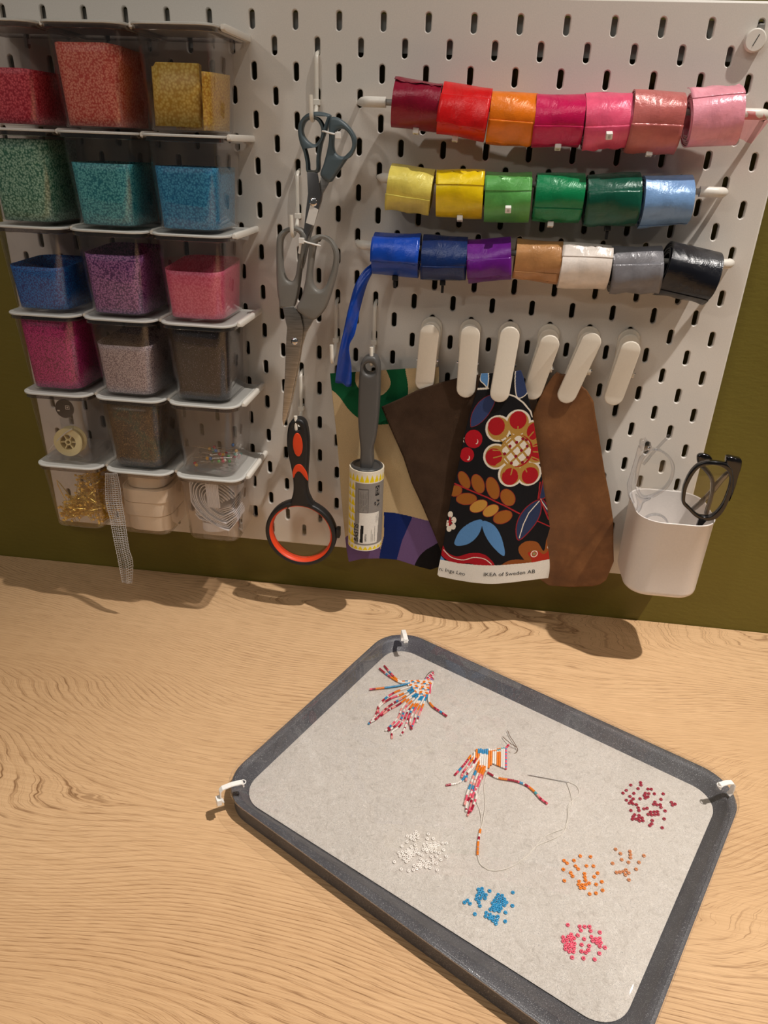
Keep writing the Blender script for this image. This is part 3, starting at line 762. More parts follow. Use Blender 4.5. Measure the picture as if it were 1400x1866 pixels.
roll('purple satin ribbon roll on the lowest rail', (96, 22, 122), [(0.2123,1.1682),(0.2525,1.1728)], .0204, (-.2, .6, .0018), None, 16)
roll('tan satin ribbon roll on the lowest rail', (178, 128, 80), [(0.2561,1.1730),(0.2983,1.1722)], .0185, (.5, 1.0, .0010), None, 17)
roll('white satin ribbon roll on the lowest rail', (232, 220, 210), [(0.2986,1.1702),(0.3433,1.1701)], .0206, (-.5, -1.0, .0020), None, 18)
roll('grey satin ribbon roll on the lowest rail', (118, 116, 120), [(0.3457,1.1677),(0.3896,1.1715)], .0200, (-.4, 1.2, .0014), None, 19)
roll('black satin ribbon roll, rightmost on the lowest rail', (16, 18, 26), [(0.3928,1.1732),(0.4390,1.1653)], .0228, (.9, 1.5, .0010), None, 20)
# dangling blue end
l = smoothpts([(0.1194,1.1619),(0.1114,1.1550),(0.1039,1.1412),(0.0987,1.1197),(0.0941,1.0976),(0.0878,1.0683),(0.0838,1.0405)], 5, False); r = smoothpts([(0.1202,1.1532),(0.1148,1.1403),(0.1090,1.1157),(0.1054,1.0952),(0.0999,1.0821),(0.1019,1.0610),(0.1014,1.0376)], 5, False)
mb = MB(); n = len(l); rows_ = []
for i in range(n):
    rows_.append([(l[i][0]*(1-f)+r[i][0]*f, -.030-.010*math.sin(i/n*PI)+.0022*math.sin(f*6+i*.22)-.0004*math.sin(i*.9), l[i][1]*(1-f)+r[i][1]*f+(.0008*math.sin(f*40) if i == n-1 else 0)) for f in [k/8 for k in range(9)]])
mb.loft(rows_, False, False, closed=False); put('dangling_end', mb, MC['satin_16_68_172'], tb, solid=.0004, angle=60)
# pink organza wisp
mb = MB(); wl = [(0.4281,1.3022),(0.4334,1.2933),(0.4342,1.2809)]; wr = [(0.4493,1.3007),(0.4546,1.2940),(0.4446,1.2771)]
mb.loft([[(p[0]*(1-f)+q[0]*f, -.03+.002*math.sin(f*9+i), p[1]*(1-f)+q[1]*f) for f in [k/8 for k in range(9)]] for i, (p, q) in enumerate(zip(wl, wr))], False, False, closed=False)
put('organza_wisp', mb, thin_clear('pink_organza', (.95, .55, .58), 1.0, .4), tp)

# ------------------------------------------------------------------ clips
CLIP = plain('clip_white', (226, 216, 200), .42)
def capsule(p0, p1, r, n=10):
    d = Vector((p1[0]-p0[0], p1[1]-p0[1])).normalized(); a = math.atan2(d.y, d.x)
    out = [(p1[0]+r*math.cos(a-PI/2+PI*k/n), p1[1]+r*math.sin(a-PI/2+PI*k/n)) for k in range(n+1)]
    out += [(p0[0]+r*math.cos(a+PI/2+PI*k/n), p0[1]+r*math.sin(a+PI/2+PI*k/n)) for k in range(n+1)]
    return out
def clip(p, x, yc, label):
    p0, p1 = p; z = BZ-.268
    t = thing('clip', label, 'clip', (x, 0, z), 'white hanging clips')
    yt = -.034
    def slope(y_a, y_b, zt, zb):
        return lambda q: (q[0], q[1]+(y_a+(y_b-y_a)*min(1, max(0, (zt-q[2])/(zt-zb)))), q[2])
    plate('front_jaw', capsule(p0, p1, .0098), [], 0, .0016, .0012, CLIP, t, slope(yt, yc-.0030, p0[1], p1[1]), angle=60)
    pb = (x, z); pe = (p1[0]+.0015, p1[1]+.002)
    plate('back_jaw', capsule(pb, pe, .0102), [], 0, .0016, .0012, CLIP, t, slope(-.0075, yc+.0032, pb[1], pe[1]), angle=60)
    plate('base', capsule((x, z+.003), (x, z-.012), .0112), [], -.0022, .002, .0012, CLIP, t, angle=60)
    cy = (yt+-.0075)/2-.001; cz_ = z-.026; cx_ = x+(p1[0]-x)*.35
    hg_ = put('hinge', MB().tube([(cx_-.0095, cy, cz_), (cx_+.0095, cy, cz_)], .0045, 12), CLIP, t)
    put('hinge_pin', MB().tube([(cx_-.0112, cy, cz_), (cx_+.0112, cy, cz_)], .0014, 8), CHR, hg_)
    put('back_peg', MB().box((x-.002, -.004, z+.006), (x+.002, .0064, z+.013)), CLIP, t, smooth=False)
clip([(0.1800,1.0985),(0.1771,1.0450)], .18, -.017, 'white hanging clip, leftmost, holding the cream and green fabric')
clip([(0.2205,1.0997),(0.2209,1.0433)], .22, -.0245, 'white hanging clip gripping the dark brown suede')
clip([(0.2592,1.1010),(0.2555,1.0442)], .26, -.0345, 'white hanging clip gripping the black floral fabric')
clip([(0.2986,1.0953),(0.2894,1.0447)], .30, -.020, 'white hanging clip half hidden behind the brown leather, gripping nothing visible')
clip([(0.3380,1.1003),(0.3240,1.0447)], .34, -.0232, 'white hanging clip tilted most, gripping the brown leather')
clip([(0.3764,1.0945),(0.3713,1.0451)], .38, -.020, 'empty white hanging clip, rightmost of the row')

# ------------------------------------------------------------------ fabrics and hides
def L_(c): return np.array(lin(c))
def ell(X, Z, c, rx, rz, rot=0):
    dx, dz = X-c[0], Z-c[1]; co, si = math.cos(rot), math.sin(rot)
    return ((dx*co+dz*si)/rx)**2+((-dx*si+dz*co)/rz)**2 < 1
# cream fabric with green ring
outA = [(0.0755,1.0458),(0.1333,1.0535),(0.1908,1.0611),(0.1981,0.9810),(0.2060,0.8946),(0.2111,0.8220),(0.1978,0.8152),(0.1778,0.8183),(0.1558,0.8227),(0.1346,0.8226),(0.1146,0.8211),(0.0987,0.8148),(0.0958,0.8320),(0.0885,0.9041),(0.0824,0.9778)]
ringA = smoothpts([(0.0563,1.0384),(0.0660,1.0571),(0.0978,1.0710),(0.1441,1.0741),(0.1582,1.0458),(0.1583,1.0186),(0.1444,0.9956),(0.1184,0.9935),(0.0987,1.0046),(0.0816,1.0250)], 6)
holeA = smoothpts([(0.1094,1.0718),(0.1270,1.0671),(0.1375,1.0502),(0.1409,1.0385),(0.1342,1.0277),(0.1224,1.0238),(0.1103,1.0290),(0.1029,1.0418)], 6)
blueA = [(0.1391,0.8857),(0.1519,0.8856),(0.1725,0.8834),(0.1618,0.8503),(0.1559,0.8196),(0.1348,0.8173),(0.1368,0.8365),(0.1401,0.8554)]
purA = [(0.1725,0.8834),(0.1968,0.8802),(0.2108,0.8794),(0.2158,0.8111),(0.1419,0.8026),(0.1559,0.8196),(0.1618,0.8503)]
pur2 = smoothpts([(0.0943,0.8483),(0.1141,0.8490),(0.1340,0.8421),(0.1359,0.8250),(0.1284,0.8050),(0.0914,0.8007)], 6)
blkA = smoothpts([(0.1836,0.8325),(0.1958,0.8466),(0.2127,0.8536),(0.2180,0.8075),(0.1833,0.8035),(0.1780,0.8145)], 6)
pk = [(0.0678,0.8793),(0.0952,0.8821),(0.1007,0.8623),(0.1014,0.8097),(0.0675,0.8058)]
def paintA(X, Z):
    C = np.tile(L_((204, 178, 136)), (len(X), 1))
    C[inside(X, Z, ringA)] = L_((10, 92, 54)); C[inside(X, Z, holeA)] = L_((204, 178, 136))
    C[inside(X, Z, purA)] = L_((112, 86, 132)); C[inside(X, Z, pur2)] = L_((112, 86, 132)); C[inside(X, Z, blueA)] = L_((14, 38, 104))
    C[inside(X, Z, blkA)] = L_((14, 12, 16)); return C
yA = lambda X, Z: -.016-.0016*np.sin((X-.1)*70+1)*np.clip((BZ-.26-Z)/.2, 0, 1)-.0012*np.sin(Z*38)
tag(sheet('fabric_sample', outA, .0005, yA, painted('print_linen'), None, paintA, .0006), 'cream fabric sample printed with a green ring above blue and purple shapes', 'fabric', 'samples hung from the clips')
# dark brown suede
outB = [(0.1328,1.0151),(0.1530,1.0258),(0.1700,1.0360),(0.1924,1.0460),(0.2102,1.0526),(0.2235,1.0564),(0.2389,1.0598),(0.2490,1.0490),(0.2551,0.9890),(0.2496,0.9236),(0.2350,0.8806),(0.2140,0.8422),(0.2101,0.8433),(0.1980,0.8711),(0.1836,0.9021),(0.1697,0.9295),(0.1591,0.9584),(0.1458,0.9862)]
m, nt, b = newmat('dark_brown_suede'); n1 = noise(nt, objcoord(nt), 30, 5, .6); n2 = noise(nt, objcoord(nt), 1400, 2)
nt.links.new(ramp(nt, n1.outputs['Fac'], [(.3, lin((54, 39, 28))), (.7, lin((76, 57, 43)))]), b.inputs['Base Color']); b.inputs['Roughness'].default_value = .9
b.inputs['Specular IOR Level'].default_value = .15; bump(nt, b, n2.outputs['Fac'], .4, .0005)
yB = lambda X, Z: -.0245-.0015*np.sin((X-.2)*45)-.001*np.sin(Z*30)
tag(sheet('suede_sample', outB, .0015, yB, m, None, None, .0014), 'dark brown suede piece with a pointed left corner hanging behind the floral fabric', 'hide', 'samples hung from the clips')
# brown leather
outD = [(0.3077,1.0621),(0.3110,1.0663),(0.3156,1.0643),(0.3221,1.0642),(0.3318,1.0575),(0.3435,1.0492),(0.3518,1.0383),(0.3566,1.0222),(0.3633,1.0017),(0.3766,0.9592),(0.3852,0.9354),(0.3944,0.9056),(0.4007,0.8724),(0.4049,0.8515),(0.4007,0.8262),(0.3951,0.8196),(0.3869,0.8164),(0.3613,0.8133),(0.3362,0.8134),(0.3258,0.8204),(0.3160,0.8632),(0.3027,0.9308),(0.2925,0.9939),(0.2927,1.0201),(0.2957,1.0316),(0.3017,1.0496)]
m, nt, b = newmat('brown_leather'); n1 = noise(nt, objcoord(nt), 22, 5, .62); n2 = noise(nt, objcoord(nt), 700, 3)
vo = nt.nodes.new('ShaderNodeTexVoronoi'); vo.feature = 'DISTANCE_TO_EDGE'; vo.inputs['Scale'].default_value = 260; nt.links.new(objcoord(nt), vo.inputs['Vector'])
n3 = noise(nt, objcoord(nt, (60, 60, 160), (0, .5, 0)), 1, 4, .7, 1.5)
sc_ = math_(nt, 'GREATER_THAN', n3.outputs['Fac'], .70)
cl = mixc(nt, math_(nt, 'MULTIPLY', sc_, .35), ramp(nt, n1.outputs['Fac'], [(.3, lin((82, 48, 21))), (.55, lin((110, 68, 32))), (.75, lin((136, 90, 50)))]), lin((176, 130, 88)))
nt.links.new(cl, b.inputs['Base Color']); b.inputs['Roughness'].default_value = .48
hh = math_(nt, 'ADD', math_(nt, 'MINIMUM', vo.outputs['Distance'], .12), math_(nt, 'MULTIPLY', n2.outputs['Fac'], .05)); bump(nt, b, hh, .5, .0006)
yD = lambda X, Z: -.0225-.0018*np.sin((X-.3)*38+.4)*np.clip((BZ-.27-Z)/.1, .1, 1)-.0015*np.sin(Z*36)
tag(sheet('leather_sample', outD, .0015, yD, m, None, None, .0018), 'smooth brown leather piece with scratches hanging right of the floral fabric', 'hide', 'samples hung from the clips')
# black floral fabric
outC = [(0.2346,1.0619),(0.2453,1.0633),(0.2595,1.0647),(0.2741,1.0682),(0.2776,1.0614),(0.2809,1.0517),(0.2844,1.0420),(0.2934,1.0154),(0.2995,0.9931),(0.3042,0.9755),(0.3139,0.9393),(0.3209,0.9151),(0.3271,0.8921),(0.3357,0.8523),(0.3434,0.8274),(0.3413,0.8241),(0.3187,0.8209),(0.2936,0.8181),(0.2701,0.8156),(0.2481,0.8146),(0.2259,0.8146),(0.2091,0.8157),(0.2067,0.8180),(0.2075,0.8294),(0.2085,0.8381),(0.2112,0.8657),(0.2127,0.8943),(0.2152,0.9203),(0.2179,0.9417),(0.2200,0.9588),(0.2237,0.9956),(0.2279,1.0240),(0.2331,1.0482)]
hem = [(0.1928,0.8384),(0.2094,0.8388),(0.2297,0.8374),(0.2586,0.8396),(0.2908,0.8426),(0.3157,0.8446),(0.3432,0.8510),(0.3595,0.8125),(0.1956,0.7929)]
F = .28942/1730
white_, gold, red_, navy, sky, brown = (234, 224, 208), (182, 140, 66), (176, 24, 34), (50, 64, 104), (92, 142, 196), (160, 96, 36)
pet = [(0.2581,1.0052),(0.2776,1.0127),(0.2950,1.0024),(0.2588,0.9739),(0.2765,0.9546),(0.2957,0.9564),(0.3004,0.9815)]
ctr = [(0.2802,0.9815)]
dots = [(0.2723,0.9866),(0.2787,0.9913),(0.2848,0.9957),(0.2676,0.9777),(0.2847,0.9825),(0.2901,0.9876),(0.2796,0.9755),(0.2847,0.9825),(0.2759,0.9675),(0.2920,0.9748),(0.2874,0.9689),(0.2886,0.9948)]
blueL = smoothpts([(0.2518,0.8967),(0.2411,0.8936),(0.2289,0.8809),(0.2232,0.8638),(0.2282,0.8602),(0.2409,0.8663),(0.2498,0.8800)], 6)
blueR = smoothpts([(0.2526,0.8960),(0.2645,0.8926),(0.2744,0.8785),(0.2810,0.8570),(0.2769,0.8551),(0.2630,0.8691),(0.2540,0.8845)], 6)
leafD = smoothpts([(0.3111,0.9247),(0.2989,0.9164),(0.2914,0.9023),(0.2900,0.8872),(0.2944,0.8741),(0.3041,0.8837),(0.3121,0.8981),(0.3147,0.9125)], 6)
veinD = [(0.3112,0.9234),(0.3016,0.9083),(0.2973,0.8940),(0.2949,0.8770)]
leafU = smoothpts([(0.3121,0.9504),(0.3177,0.9302),(0.3113,0.9267),(0.3114,0.9391)], 6)
leafR = smoothpts([(0.3126,0.9259),(0.3189,0.9207),(0.3269,0.9059),(0.3213,0.9093)], 6)
leafT = smoothpts([(0.2289,1.0058),(0.2292,1.0189),(0.2361,1.0332),(0.2475,1.0412),(0.2518,1.0344),(0.2471,1.0203),(0.2392,1.0092),(0.2313,1.0042)], 6)
topL = smoothpts([(0.2355,1.0649),(0.2417,1.0646),(0.2428,1.0492),(0.2384,1.0519),(0.2345,1.0558)], 5)
topR = smoothpts([(0.2690,1.0673),(0.2738,1.0709),(0.2817,1.0518),(0.2826,1.0444),(0.2751,1.0393),(0.2710,1.0477)], 5)
wl1 = [(0.2325,1.0458),(0.2434,1.0473)]; wl2 = [(0.2618,1.0436),(0.2718,1.0407),(0.2805,1.0349),(0.2888,1.0262),(0.2916,1.0204)]
stem = [(0.2138,0.9384),(0.2290,0.9332),(0.2539,0.9256),(0.2756,0.9164),(0.2913,0.9078)]
lv = [([(0.2278,0.9426)], 62, 30, -62, brown), ([(0.2430,0.9402)], 66, 36, -68, brown), ([(0.2593,0.9370)], 78, 36, -70, brown), ([(0.2765,0.9270)], 62, 40, -60, brown),
      ([(0.2321,0.9203)], 66, 38, 12, brown), ([(0.2460,0.9135)], 62, 36, 38, (200, 148, 66)), ([(0.2598,0.9098)], 56, 34, 42, (200, 148, 66)), ([(0.2736,0.9029)], 62, 42, 30, brown), ([(0.2193,0.9284)], 44, 34, 40, brown)]
redw = smoothpts([(0.2087,0.8612),(0.2150,0.8504),(0.2272,0.8461),(0.2411,0.8527),(0.2536,0.8547),(0.2634,0.8505),(0.2713,0.8398),(0.2627,0.8356),(0.2423,0.8397),(0.2280,0.8356),(0.2167,0.8394),(0.2089,0.8466)], 6)
redl = smoothpts([(0.2118,0.8522),(0.2209,0.8441),(0.2347,0.8427),(0.2470,0.8483),(0.2588,0.8479),(0.2671,0.8421)], 6, False)
cher = [(0.2337,0.9911),(0.2282,0.9725)]; cres = [(0.2369,0.9885),(0.2299,0.9689),(0.2243,0.9888)]; cres2 = [(0.2358,0.9891),(0.2286,0.9699),(0.2253,0.9889)]
sm = [(0.2159,0.8986),(0.2203,0.8921),(0.2202,0.8840),(0.2158,0.8805),(0.2128,0.8873),(0.2158,0.8902)]
bf1 = smoothpts([(0.2955,0.8644),(0.3034,0.8724),(0.3159,0.8707),(0.3248,0.8594),(0.3261,0.8759),(0.3301,0.8824),(0.3358,0.8790),(0.3424,0.8446),(0.3143,0.8415),(0.3004,0.8525)], 6)
bf2 = smoothpts([(0.3070,0.8574),(0.3173,0.8596),(0.3250,0.8552),(0.3297,0.8599),(0.3320,0.8684),(0.3378,0.8649),(0.3406,0.8445),(0.3161,0.8417),(0.3115,0.8496)], 6)
bfc = [(0.3143,0.8557),(0.3321,0.8653)]; bf3 = smoothpts([(0.2784,0.8412),(0.2884,0.8480),(0.3028,0.8482),(0.3140,0.8435),(0.3093,0.8388),(0.2825,0.8368)], 6)
rs = [[(0.3128,0.8982),(0.3268,0.8917)], [(0.3093,0.9464),(0.3095,0.9265)], [(0.3124,0.9249),(0.3245,0.9008)]]
blc = [(0.2070,0.8464),(0.2140,0.8387),(0.2171,0.8337),(0.2078,0.8348)]
def paintC(X, Z):
    C = np.tile(L_((20, 20, 24)), (len(X), 1))
    def put_(m_, c): C[m_] = L_(c)
    put_(inside(X, Z, leafT), (140, 40, 44)); put_(inside(X, Z, [(p[0]+(.213-p[0])*0, p[1]) for p in leafT]) & ~(sum(stroke(X, Z, [leafT[i-1], leafT[i]], .0011) for i in range(len(leafT))) > 0), (54, 68, 112))
    put_(inside(X, Z, topL), sky); put_(inside(X, Z, topR), navy)
    put_(stroke(X, Z, topL+topL[:1], .0010), white_); put_(stroke(X, Z, topR+topR[:1], .0010), white_)
    put_(stroke(X, Z, wl1, .0020), white_); put_(stroke(X, Z, wl2, .0016), white_)
    for (g, c) in ((1.0, white_), (.86, gold)):
        for i, p in enumerate(pet): put_(ell(X, Z, p, 80*F*g-(0 if g == 1 else .0004), 80*F*g*1.10), c)
    put_(ell(X, Z, ctr[0], 105*F, 115*F), gold)
    for i, p in enumerate(pet):
        mx = (p[0]-(ctr[0][0]-p[0])*.10, p[1]-(ctr[0][1]-p[1])*.10); put_(ell(X, Z, mx, 52*F, 54*F*1.1), red_)
        # gold rays from the flower's middle
        for da in (-.32, 0, .32):
            an = math.atan2(p[1]-ctr[0][1], p[0]-ctr[0][0])+da; e0 = (ctr[0][0]+90*F*math.cos(an), ctr[0][1]+100*F*math.sin(an)); e1 = (ctr[0][0]+150*F*math.cos(an), ctr[0][1]+164*F*math.sin(an))
            put_(stroke(X, Z, [e0, e1], .0013), gold)
    cm = ell(X, Z, ctr[0], 92*F, 102*F); put_(cm, white_)
    u = (X-ctr[0][0])*.72+(Z-ctr[0][1])*.62; w_ = -(X-ctr[0][0])*.72+(Z-ctr[0][1])*.62; s = 52*F
    put_(cm & ((np.abs((u/s) % 1-.5) < .13) | (np.abs((w_/s) % 1-.5) < .13)), gold)
    for d in dots: put_(ell(X, Z, d, 10*F, 11*F) & cm, (140, 20, 40))
    put_(ell(X, Z, ctr[0], 100*F, 110*F) & ~ell(X, Z, (ctr[0][0]-.0017, ctr[0][1]+.0004), 96*F, 108*F) & (X > ctr[0][0]), red_)
    for c, r_ in zip(cher, (55, 45)): put_(ell(X, Z, c, r_*F, r_*F*1.12), (186, 20, 36))
    for c, d in zip(cres, cres2): put_(ell(X, Z, c, 11*F, 17*F) & ~ell(X, Z, d, 12*F, 18*F), white_)
    for c, a_, b_, rot, cc in lv:
        put_(ell(X, Z, c[0], (a_+4)*F, (b_+4)*F*1.05, math.radians(rot)), (150, 50, 40)); put_(ell(X, Z, c[0], a_*F, b_*F*1.05, math.radians(rot)), cc)
    put_(stroke(X, Z, stem, .0016), (176, 40, 44))
    for q in (leafD, leafU, leafR):
        put_(inside(X, Z, q), (46, 58, 92)); put_(stroke(X, Z, q+q[:1], .0011), (150, 34, 40))
    put_(stroke(X, Z, veinD, .0011), white_); put_(stroke(X, Z, [leafR[0], leafR[-1], leafR[12]], .0009), white_)
    for q in rs: put_(stroke(X, Z, q, .0013), (176, 40, 44))
    put_(inside(X, Z, blueL), sky); put_(inside(X, Z, blueR), sky); put_(inside(X, Z, blc), sky)
    put_(inside(X, Z, redw), (170, 20, 34)); put_(stroke(X, Z, redl, .0010), white_)
    for p in sm[:5]: put_(ell(X, Z, p, 17*F, 24*F), white_)
    for p in sm[:5]: put_(stroke(X, Z, [sm[5], (sm[5][0]*.4+p[0]*.6, sm[5][1]*.4+p[1]*.6)], .0012), (180, 30, 40))
    put_(inside(X, Z, bf1), (150, 84, 36)); put_(inside(X, Z, bf2), (176, 46, 28)); put_(inside(X, Z, bf3), (140, 76, 34))
    for p in bfc:
        put_(ell(X, Z, p, 24*F, 27*F), white_); put_(ell(X, Z, p, 18*F, 20*F), (176, 46, 28)); put_(ell(X, Z, p, 12*F, 13*F), (150, 140, 90))
    put_(inside(X, Z, hem), (232, 226, 216)); return C
def yC(X, Z):
    t_ = np.clip((BZ-.27-Z)/.22, 0, 1)
    return -.035+.0040*np.abs((X-.262+.02*t_)/.06)**2*t_-.0022*np.sin((X-.24)*90*(1-.4*t_))*t_
yCs = lambda x, z: float(yC(np.array([x]), np.array([z]))[0])
flo = tag(sheet('floral_fabric', outC, .00035, yC, painted('print_cotton'), None, paintC, .0006), 'black cotton fabric with red and gold flower print and white printed selvedge', 'fabric', 'samples hung from the clips')
def text_line(name, txt, p0, p1, height, yfun, mat, parent, off=.0007, shear=0, bold=0):
    cu = bpy.data.curves.new('t', 'FONT'); cu.body = txt; cu.size = 1.0; cu.resolution_u = 3; cu.extrude = 0; cu.shear = shear; cu.offset = bold
    ob = bpy.data.objects.new('tmp', cu); COL.objects.link(ob); dg = bpy.context.evaluated_depsgraph_get()
    me = bpy.data.meshes.new_from_object(ob.evaluated_get(dg)); bpy.data.objects.remove(ob)
    xs = [v.co.x for v in me.vertices]; x0, x1 = min(xs), max(xs); org = origin_of(parent) if parent and parent.type == 'EMPTY' else Vector((0, 0, 0))
    d = Vector((p1[0]-p0[0], p1[1]-p0[1])); nrm = Vector((-d.y, d.x)).normalized()
    for v in me.vertices:
        q = Vector(p0)+d*((v.co.x-x0)/(x1-x0))+nrm*(v.co.y/.70*height)
        v.co = Vector(yfun(q.x, q.y, off))-org
    return put(name, me, mat, parent, smooth=False)
INK = plain('black_ink', (22, 22, 24), .7)
fy = lambda x, z, off: (x, yCs(x, z)-off, z)
a_ = [(0.2602,0.8255),(0.3186,0.8303)]; text_line('printed_text', 'IKEA of Sweden AB', a_[0], a_[1], .0048, fy, INK, flo)
a_ = [(0.2085,0.8243),(0.2384,0.8223)]; text_line('printed_text', 'n: Inga Leo', a_[0], a_[1], .0048, fy, INK, flo)

# ------------------------------------------------------------------ scissors
SH1 = plain('bluegrey_handle', (78, 92, 98), .42); SH2 = plain('grey_handle', (122, 119, 113), .42)
m, nt, b = newmat('brushed_steel'); n1 = noise(nt, objcoord(nt, (60, 60, 900), (0, .3, 0)), 1, 3)
nt.links.new(ramp(nt, n1.outputs['Fac'], [(.3, lin((170, 166, 160))), (.7, lin((205, 202, 198)))]), b.inputs['Base Color'])
b.inputs['Metallic'].default_value = 1; b.inputs['Roughness'].default_value = .32
BLADE = m
t = thing('scissors', 'small blue-grey handled scissors hanging highest on the board', 'scissors', (.075, -.034, BZ-.1))
loopL = smoothpts([(0.0495,1.2762),(0.0520,1.2827),(0.0588,1.2884),(0.0689,1.2901),(0.0783,1.2885),(0.0799,1.2859),(0.0780,1.2806),(0.0749,1.2722),(0.0718,1.2638),(0.0698,1.2529),(0.0686,1.2412),(0.0578,1.2402),(0.0562,1.2487),(0.0543,1.2572),(0.0507,1.2661)], 5)
holeL = smoothpts([(0.0544,1.2757),(0.0570,1.2818),(0.0621,1.2838),(0.0675,1.2826),(0.0709,1.2768),(0.0702,1.2697),(0.0653,1.2641),(0.0595,1.2658),(0.0554,1.2704)], 6)
loopR = smoothpts([(0.0806,1.2854),(0.0868,1.2859),(0.0958,1.2807),(0.1025,1.2730),(0.1042,1.2666),(0.1018,1.2589),(0.0952,1.2520),(0.0864,1.2402),(0.0798,1.2330),(0.0713,1.2386),(0.0743,1.2483),(0.0775,1.2592),(0.0792,1.2688),(0.0790,1.2781)], 5)
holeR = smoothpts([(0.0849,1.2736),(0.0902,1.2771),(0.0958,1.2749),(0.0997,1.2692),(0.1000,1.2626),(0.0965,1.2569),(0.0911,1.2549),(0.0860,1.2569),(0.0836,1.2630)], 6)
b1 = [(0.0578,1.2408),(0.0678,1.2405),(0.0710,1.2219),(0.0693,1.2116),(0.0670,1.2050),(0.0641,1.1971),(0.0597,1.1890),(0.0546,1.1767),(0.0516,1.1547),(0.0497,1.1560),(0.0511,1.1766),(0.0542,1.1914),(0.0563,1.2072),(0.0586,1.2226)]
b2 = [(0.0707,1.2387),(0.0787,1.2331),(0.0726,1.2231),(0.0710,1.2156),(0.0667,1.2039),(0.0636,1.1946),(0.0600,1.1826),(0.0542,1.1593),(0.0523,1.1537),(0.0522,1.1633),(0.0557,1.1824),(0.0591,1.1983),(0.0615,1.2114),(0.0675,1.2244)]
plate('handle', loopL, [holeL], -.034, .0050, .0028, SH1, t, angle=70)
plate('handle', loopR, [holeR], -.039, .0050, .0028, SH1, t, angle=70)
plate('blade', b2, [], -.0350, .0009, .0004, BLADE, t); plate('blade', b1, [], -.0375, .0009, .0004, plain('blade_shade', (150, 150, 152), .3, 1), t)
pv = [(0.0637,1.2154)][0]
put('pivot_screw', MB().sphere((pv[0], -.0385, pv[1]), .0042, 16, 10, (1, .45, 1)), CHR, t)
st = [(0.0608,1.2126),(0.0686,1.2091),(0.0643,1.1947),(0.0563,1.1969)]
plate('sticker', st, [], -.0388, .00025, .0001, plain('sticker_white', (226, 222, 216), .5), t, smooth=False)
p = [(0.0734,1.2746),(0.0794,1.2736),(0.0874,1.2722)]
put('cable_tie', MB().tube([(p[0][0], -.040, p[0][1]), (p[0][0]+.002, -.0415, p[0][1]), (p[1][0], -.0455, p[1][1]), (p[2][0], -.0455, p[2][1])], .0014, 6, flat=.6), TIEW, t)
put('cable_tie_head', MB().obox((p[2][0]+.001, -.0455, p[2][1]-.0005), (.0026, 0, 0), (0, .002, 0), (0, 0, .0026)), TIEW, t, smooth=False, bev=.0005)
et = [(0.0623,1.2258),(0.0662,1.2252)]
t = thing('scissors', 'large grey handled tailor scissors with long steel blades hanging point down', 'scissors', (.055, -.034, BZ-.24))
loopL = smoothpts([(0.0266,1.1781),(0.0289,1.1855),(0.0351,1.1905),(0.0424,1.1926),(0.0518,1.1913),(0.0570,1.1855),(0.0563,1.1782),(0.0535,1.1658),(0.0507,1.1519),(0.0486,1.1378),(0.0460,1.1262),(0.0416,1.1161),(0.0346,1.1151),(0.0282,1.1156),(0.0272,1.1222),(0.0257,1.1336),(0.0256,1.1561)], 5)
holeL = smoothpts([(0.0320,1.1716),(0.0334,1.1811),(0.0382,1.1869),(0.0441,1.1889),(0.0495,1.1859),(0.0496,1.1778),(0.0473,1.1628),(0.0450,1.1488),(0.0412,1.1419),(0.0356,1.1438),(0.0323,1.1537)], 6)
loopR = smoothpts([(0.0597,1.1736),(0.0612,1.1830),(0.0667,1.1867),(0.0738,1.1868),(0.0824,1.1825),(0.0876,1.1750),(0.0888,1.1650),(0.0861,1.1491),(0.0796,1.1278),(0.0736,1.1153),(0.0646,1.1073),(0.0556,1.1098),(0.0467,1.1170),(0.0514,1.1276),(0.0554,1.1419),(0.0580,1.1586)], 5)
holeR = smoothpts([(0.0659,1.1726),(0.0681,1.1800),(0.0731,1.1833),(0.0795,1.1806),(0.0836,1.1721),(0.0832,1.1613),(0.0796,1.1488),(0.0751,1.1395),(0.0692,1.1360),(0.0637,1.1410),(0.0626,1.1506),(0.0642,1.1617)], 6)
b1 = [(0.0313,1.1170),(0.0433,1.1183),(0.0497,1.1099),(0.0521,1.0978),(0.0509,1.0853),(0.0470,1.0628),(0.0419,1.0396),(0.0369,1.0157),(0.0323,0.9990),(0.0286,0.9898),(0.0275,0.9977),(0.0300,1.0253),(0.0321,1.0520),(0.0337,1.0763),(0.0355,1.0967)]
b2 = [(0.0446,1.1190),(0.0640,1.1081),(0.0550,1.0922),(0.0503,1.0778),(0.0470,1.0585),(0.0423,1.0352),(0.0383,1.0181),(0.0337,1.0006),(0.0310,0.9935),(0.0333,1.0160),(0.0391,1.0498),(0.0429,1.0773),(0.0477,1.0917),(0.0452,1.1100)]
plate('handle', loopL, [holeL], -.034, .0055, .0030, SH2, t, angle=70)
plate('handle', loopR, [holeR], -.040, .0055, .0030, SH2, t, angle=70)
plate('blade', b2, [], -.0350, .0010, .0005, BLADE, t); plate('blade', b1, [], -.0385, .0010, .0005, BLADE, t)
pv = [(0.0431,1.0833)][0]
put('pivot_screw', MB().sphere((pv[0], -.0397, pv[1]), .0038, 16, 10, (1, .5, 1)), CHR, t)
p = [(0.0530,1.1813),(0.0594,1.1799),(0.0682,1.1787)]
put('cable_tie', MB().tube([(p[0][0], -.0425, p[0][1]), (p[1][0], -.0445, p[1][1]), (p[2][0], -.0475, p[2][1]), (p[2][0]+.003, -.044, p[2][1]-.001)], .0014, 6, flat=.6), TIEW, t)
put('cable_tie_head', MB().obox((p[0][0], -.0435, p[0][1]), (.0026, 0, 0), (0, .002, 0), (0, 0, .0026)), TIEW, t, smooth=False, bev=.0005)
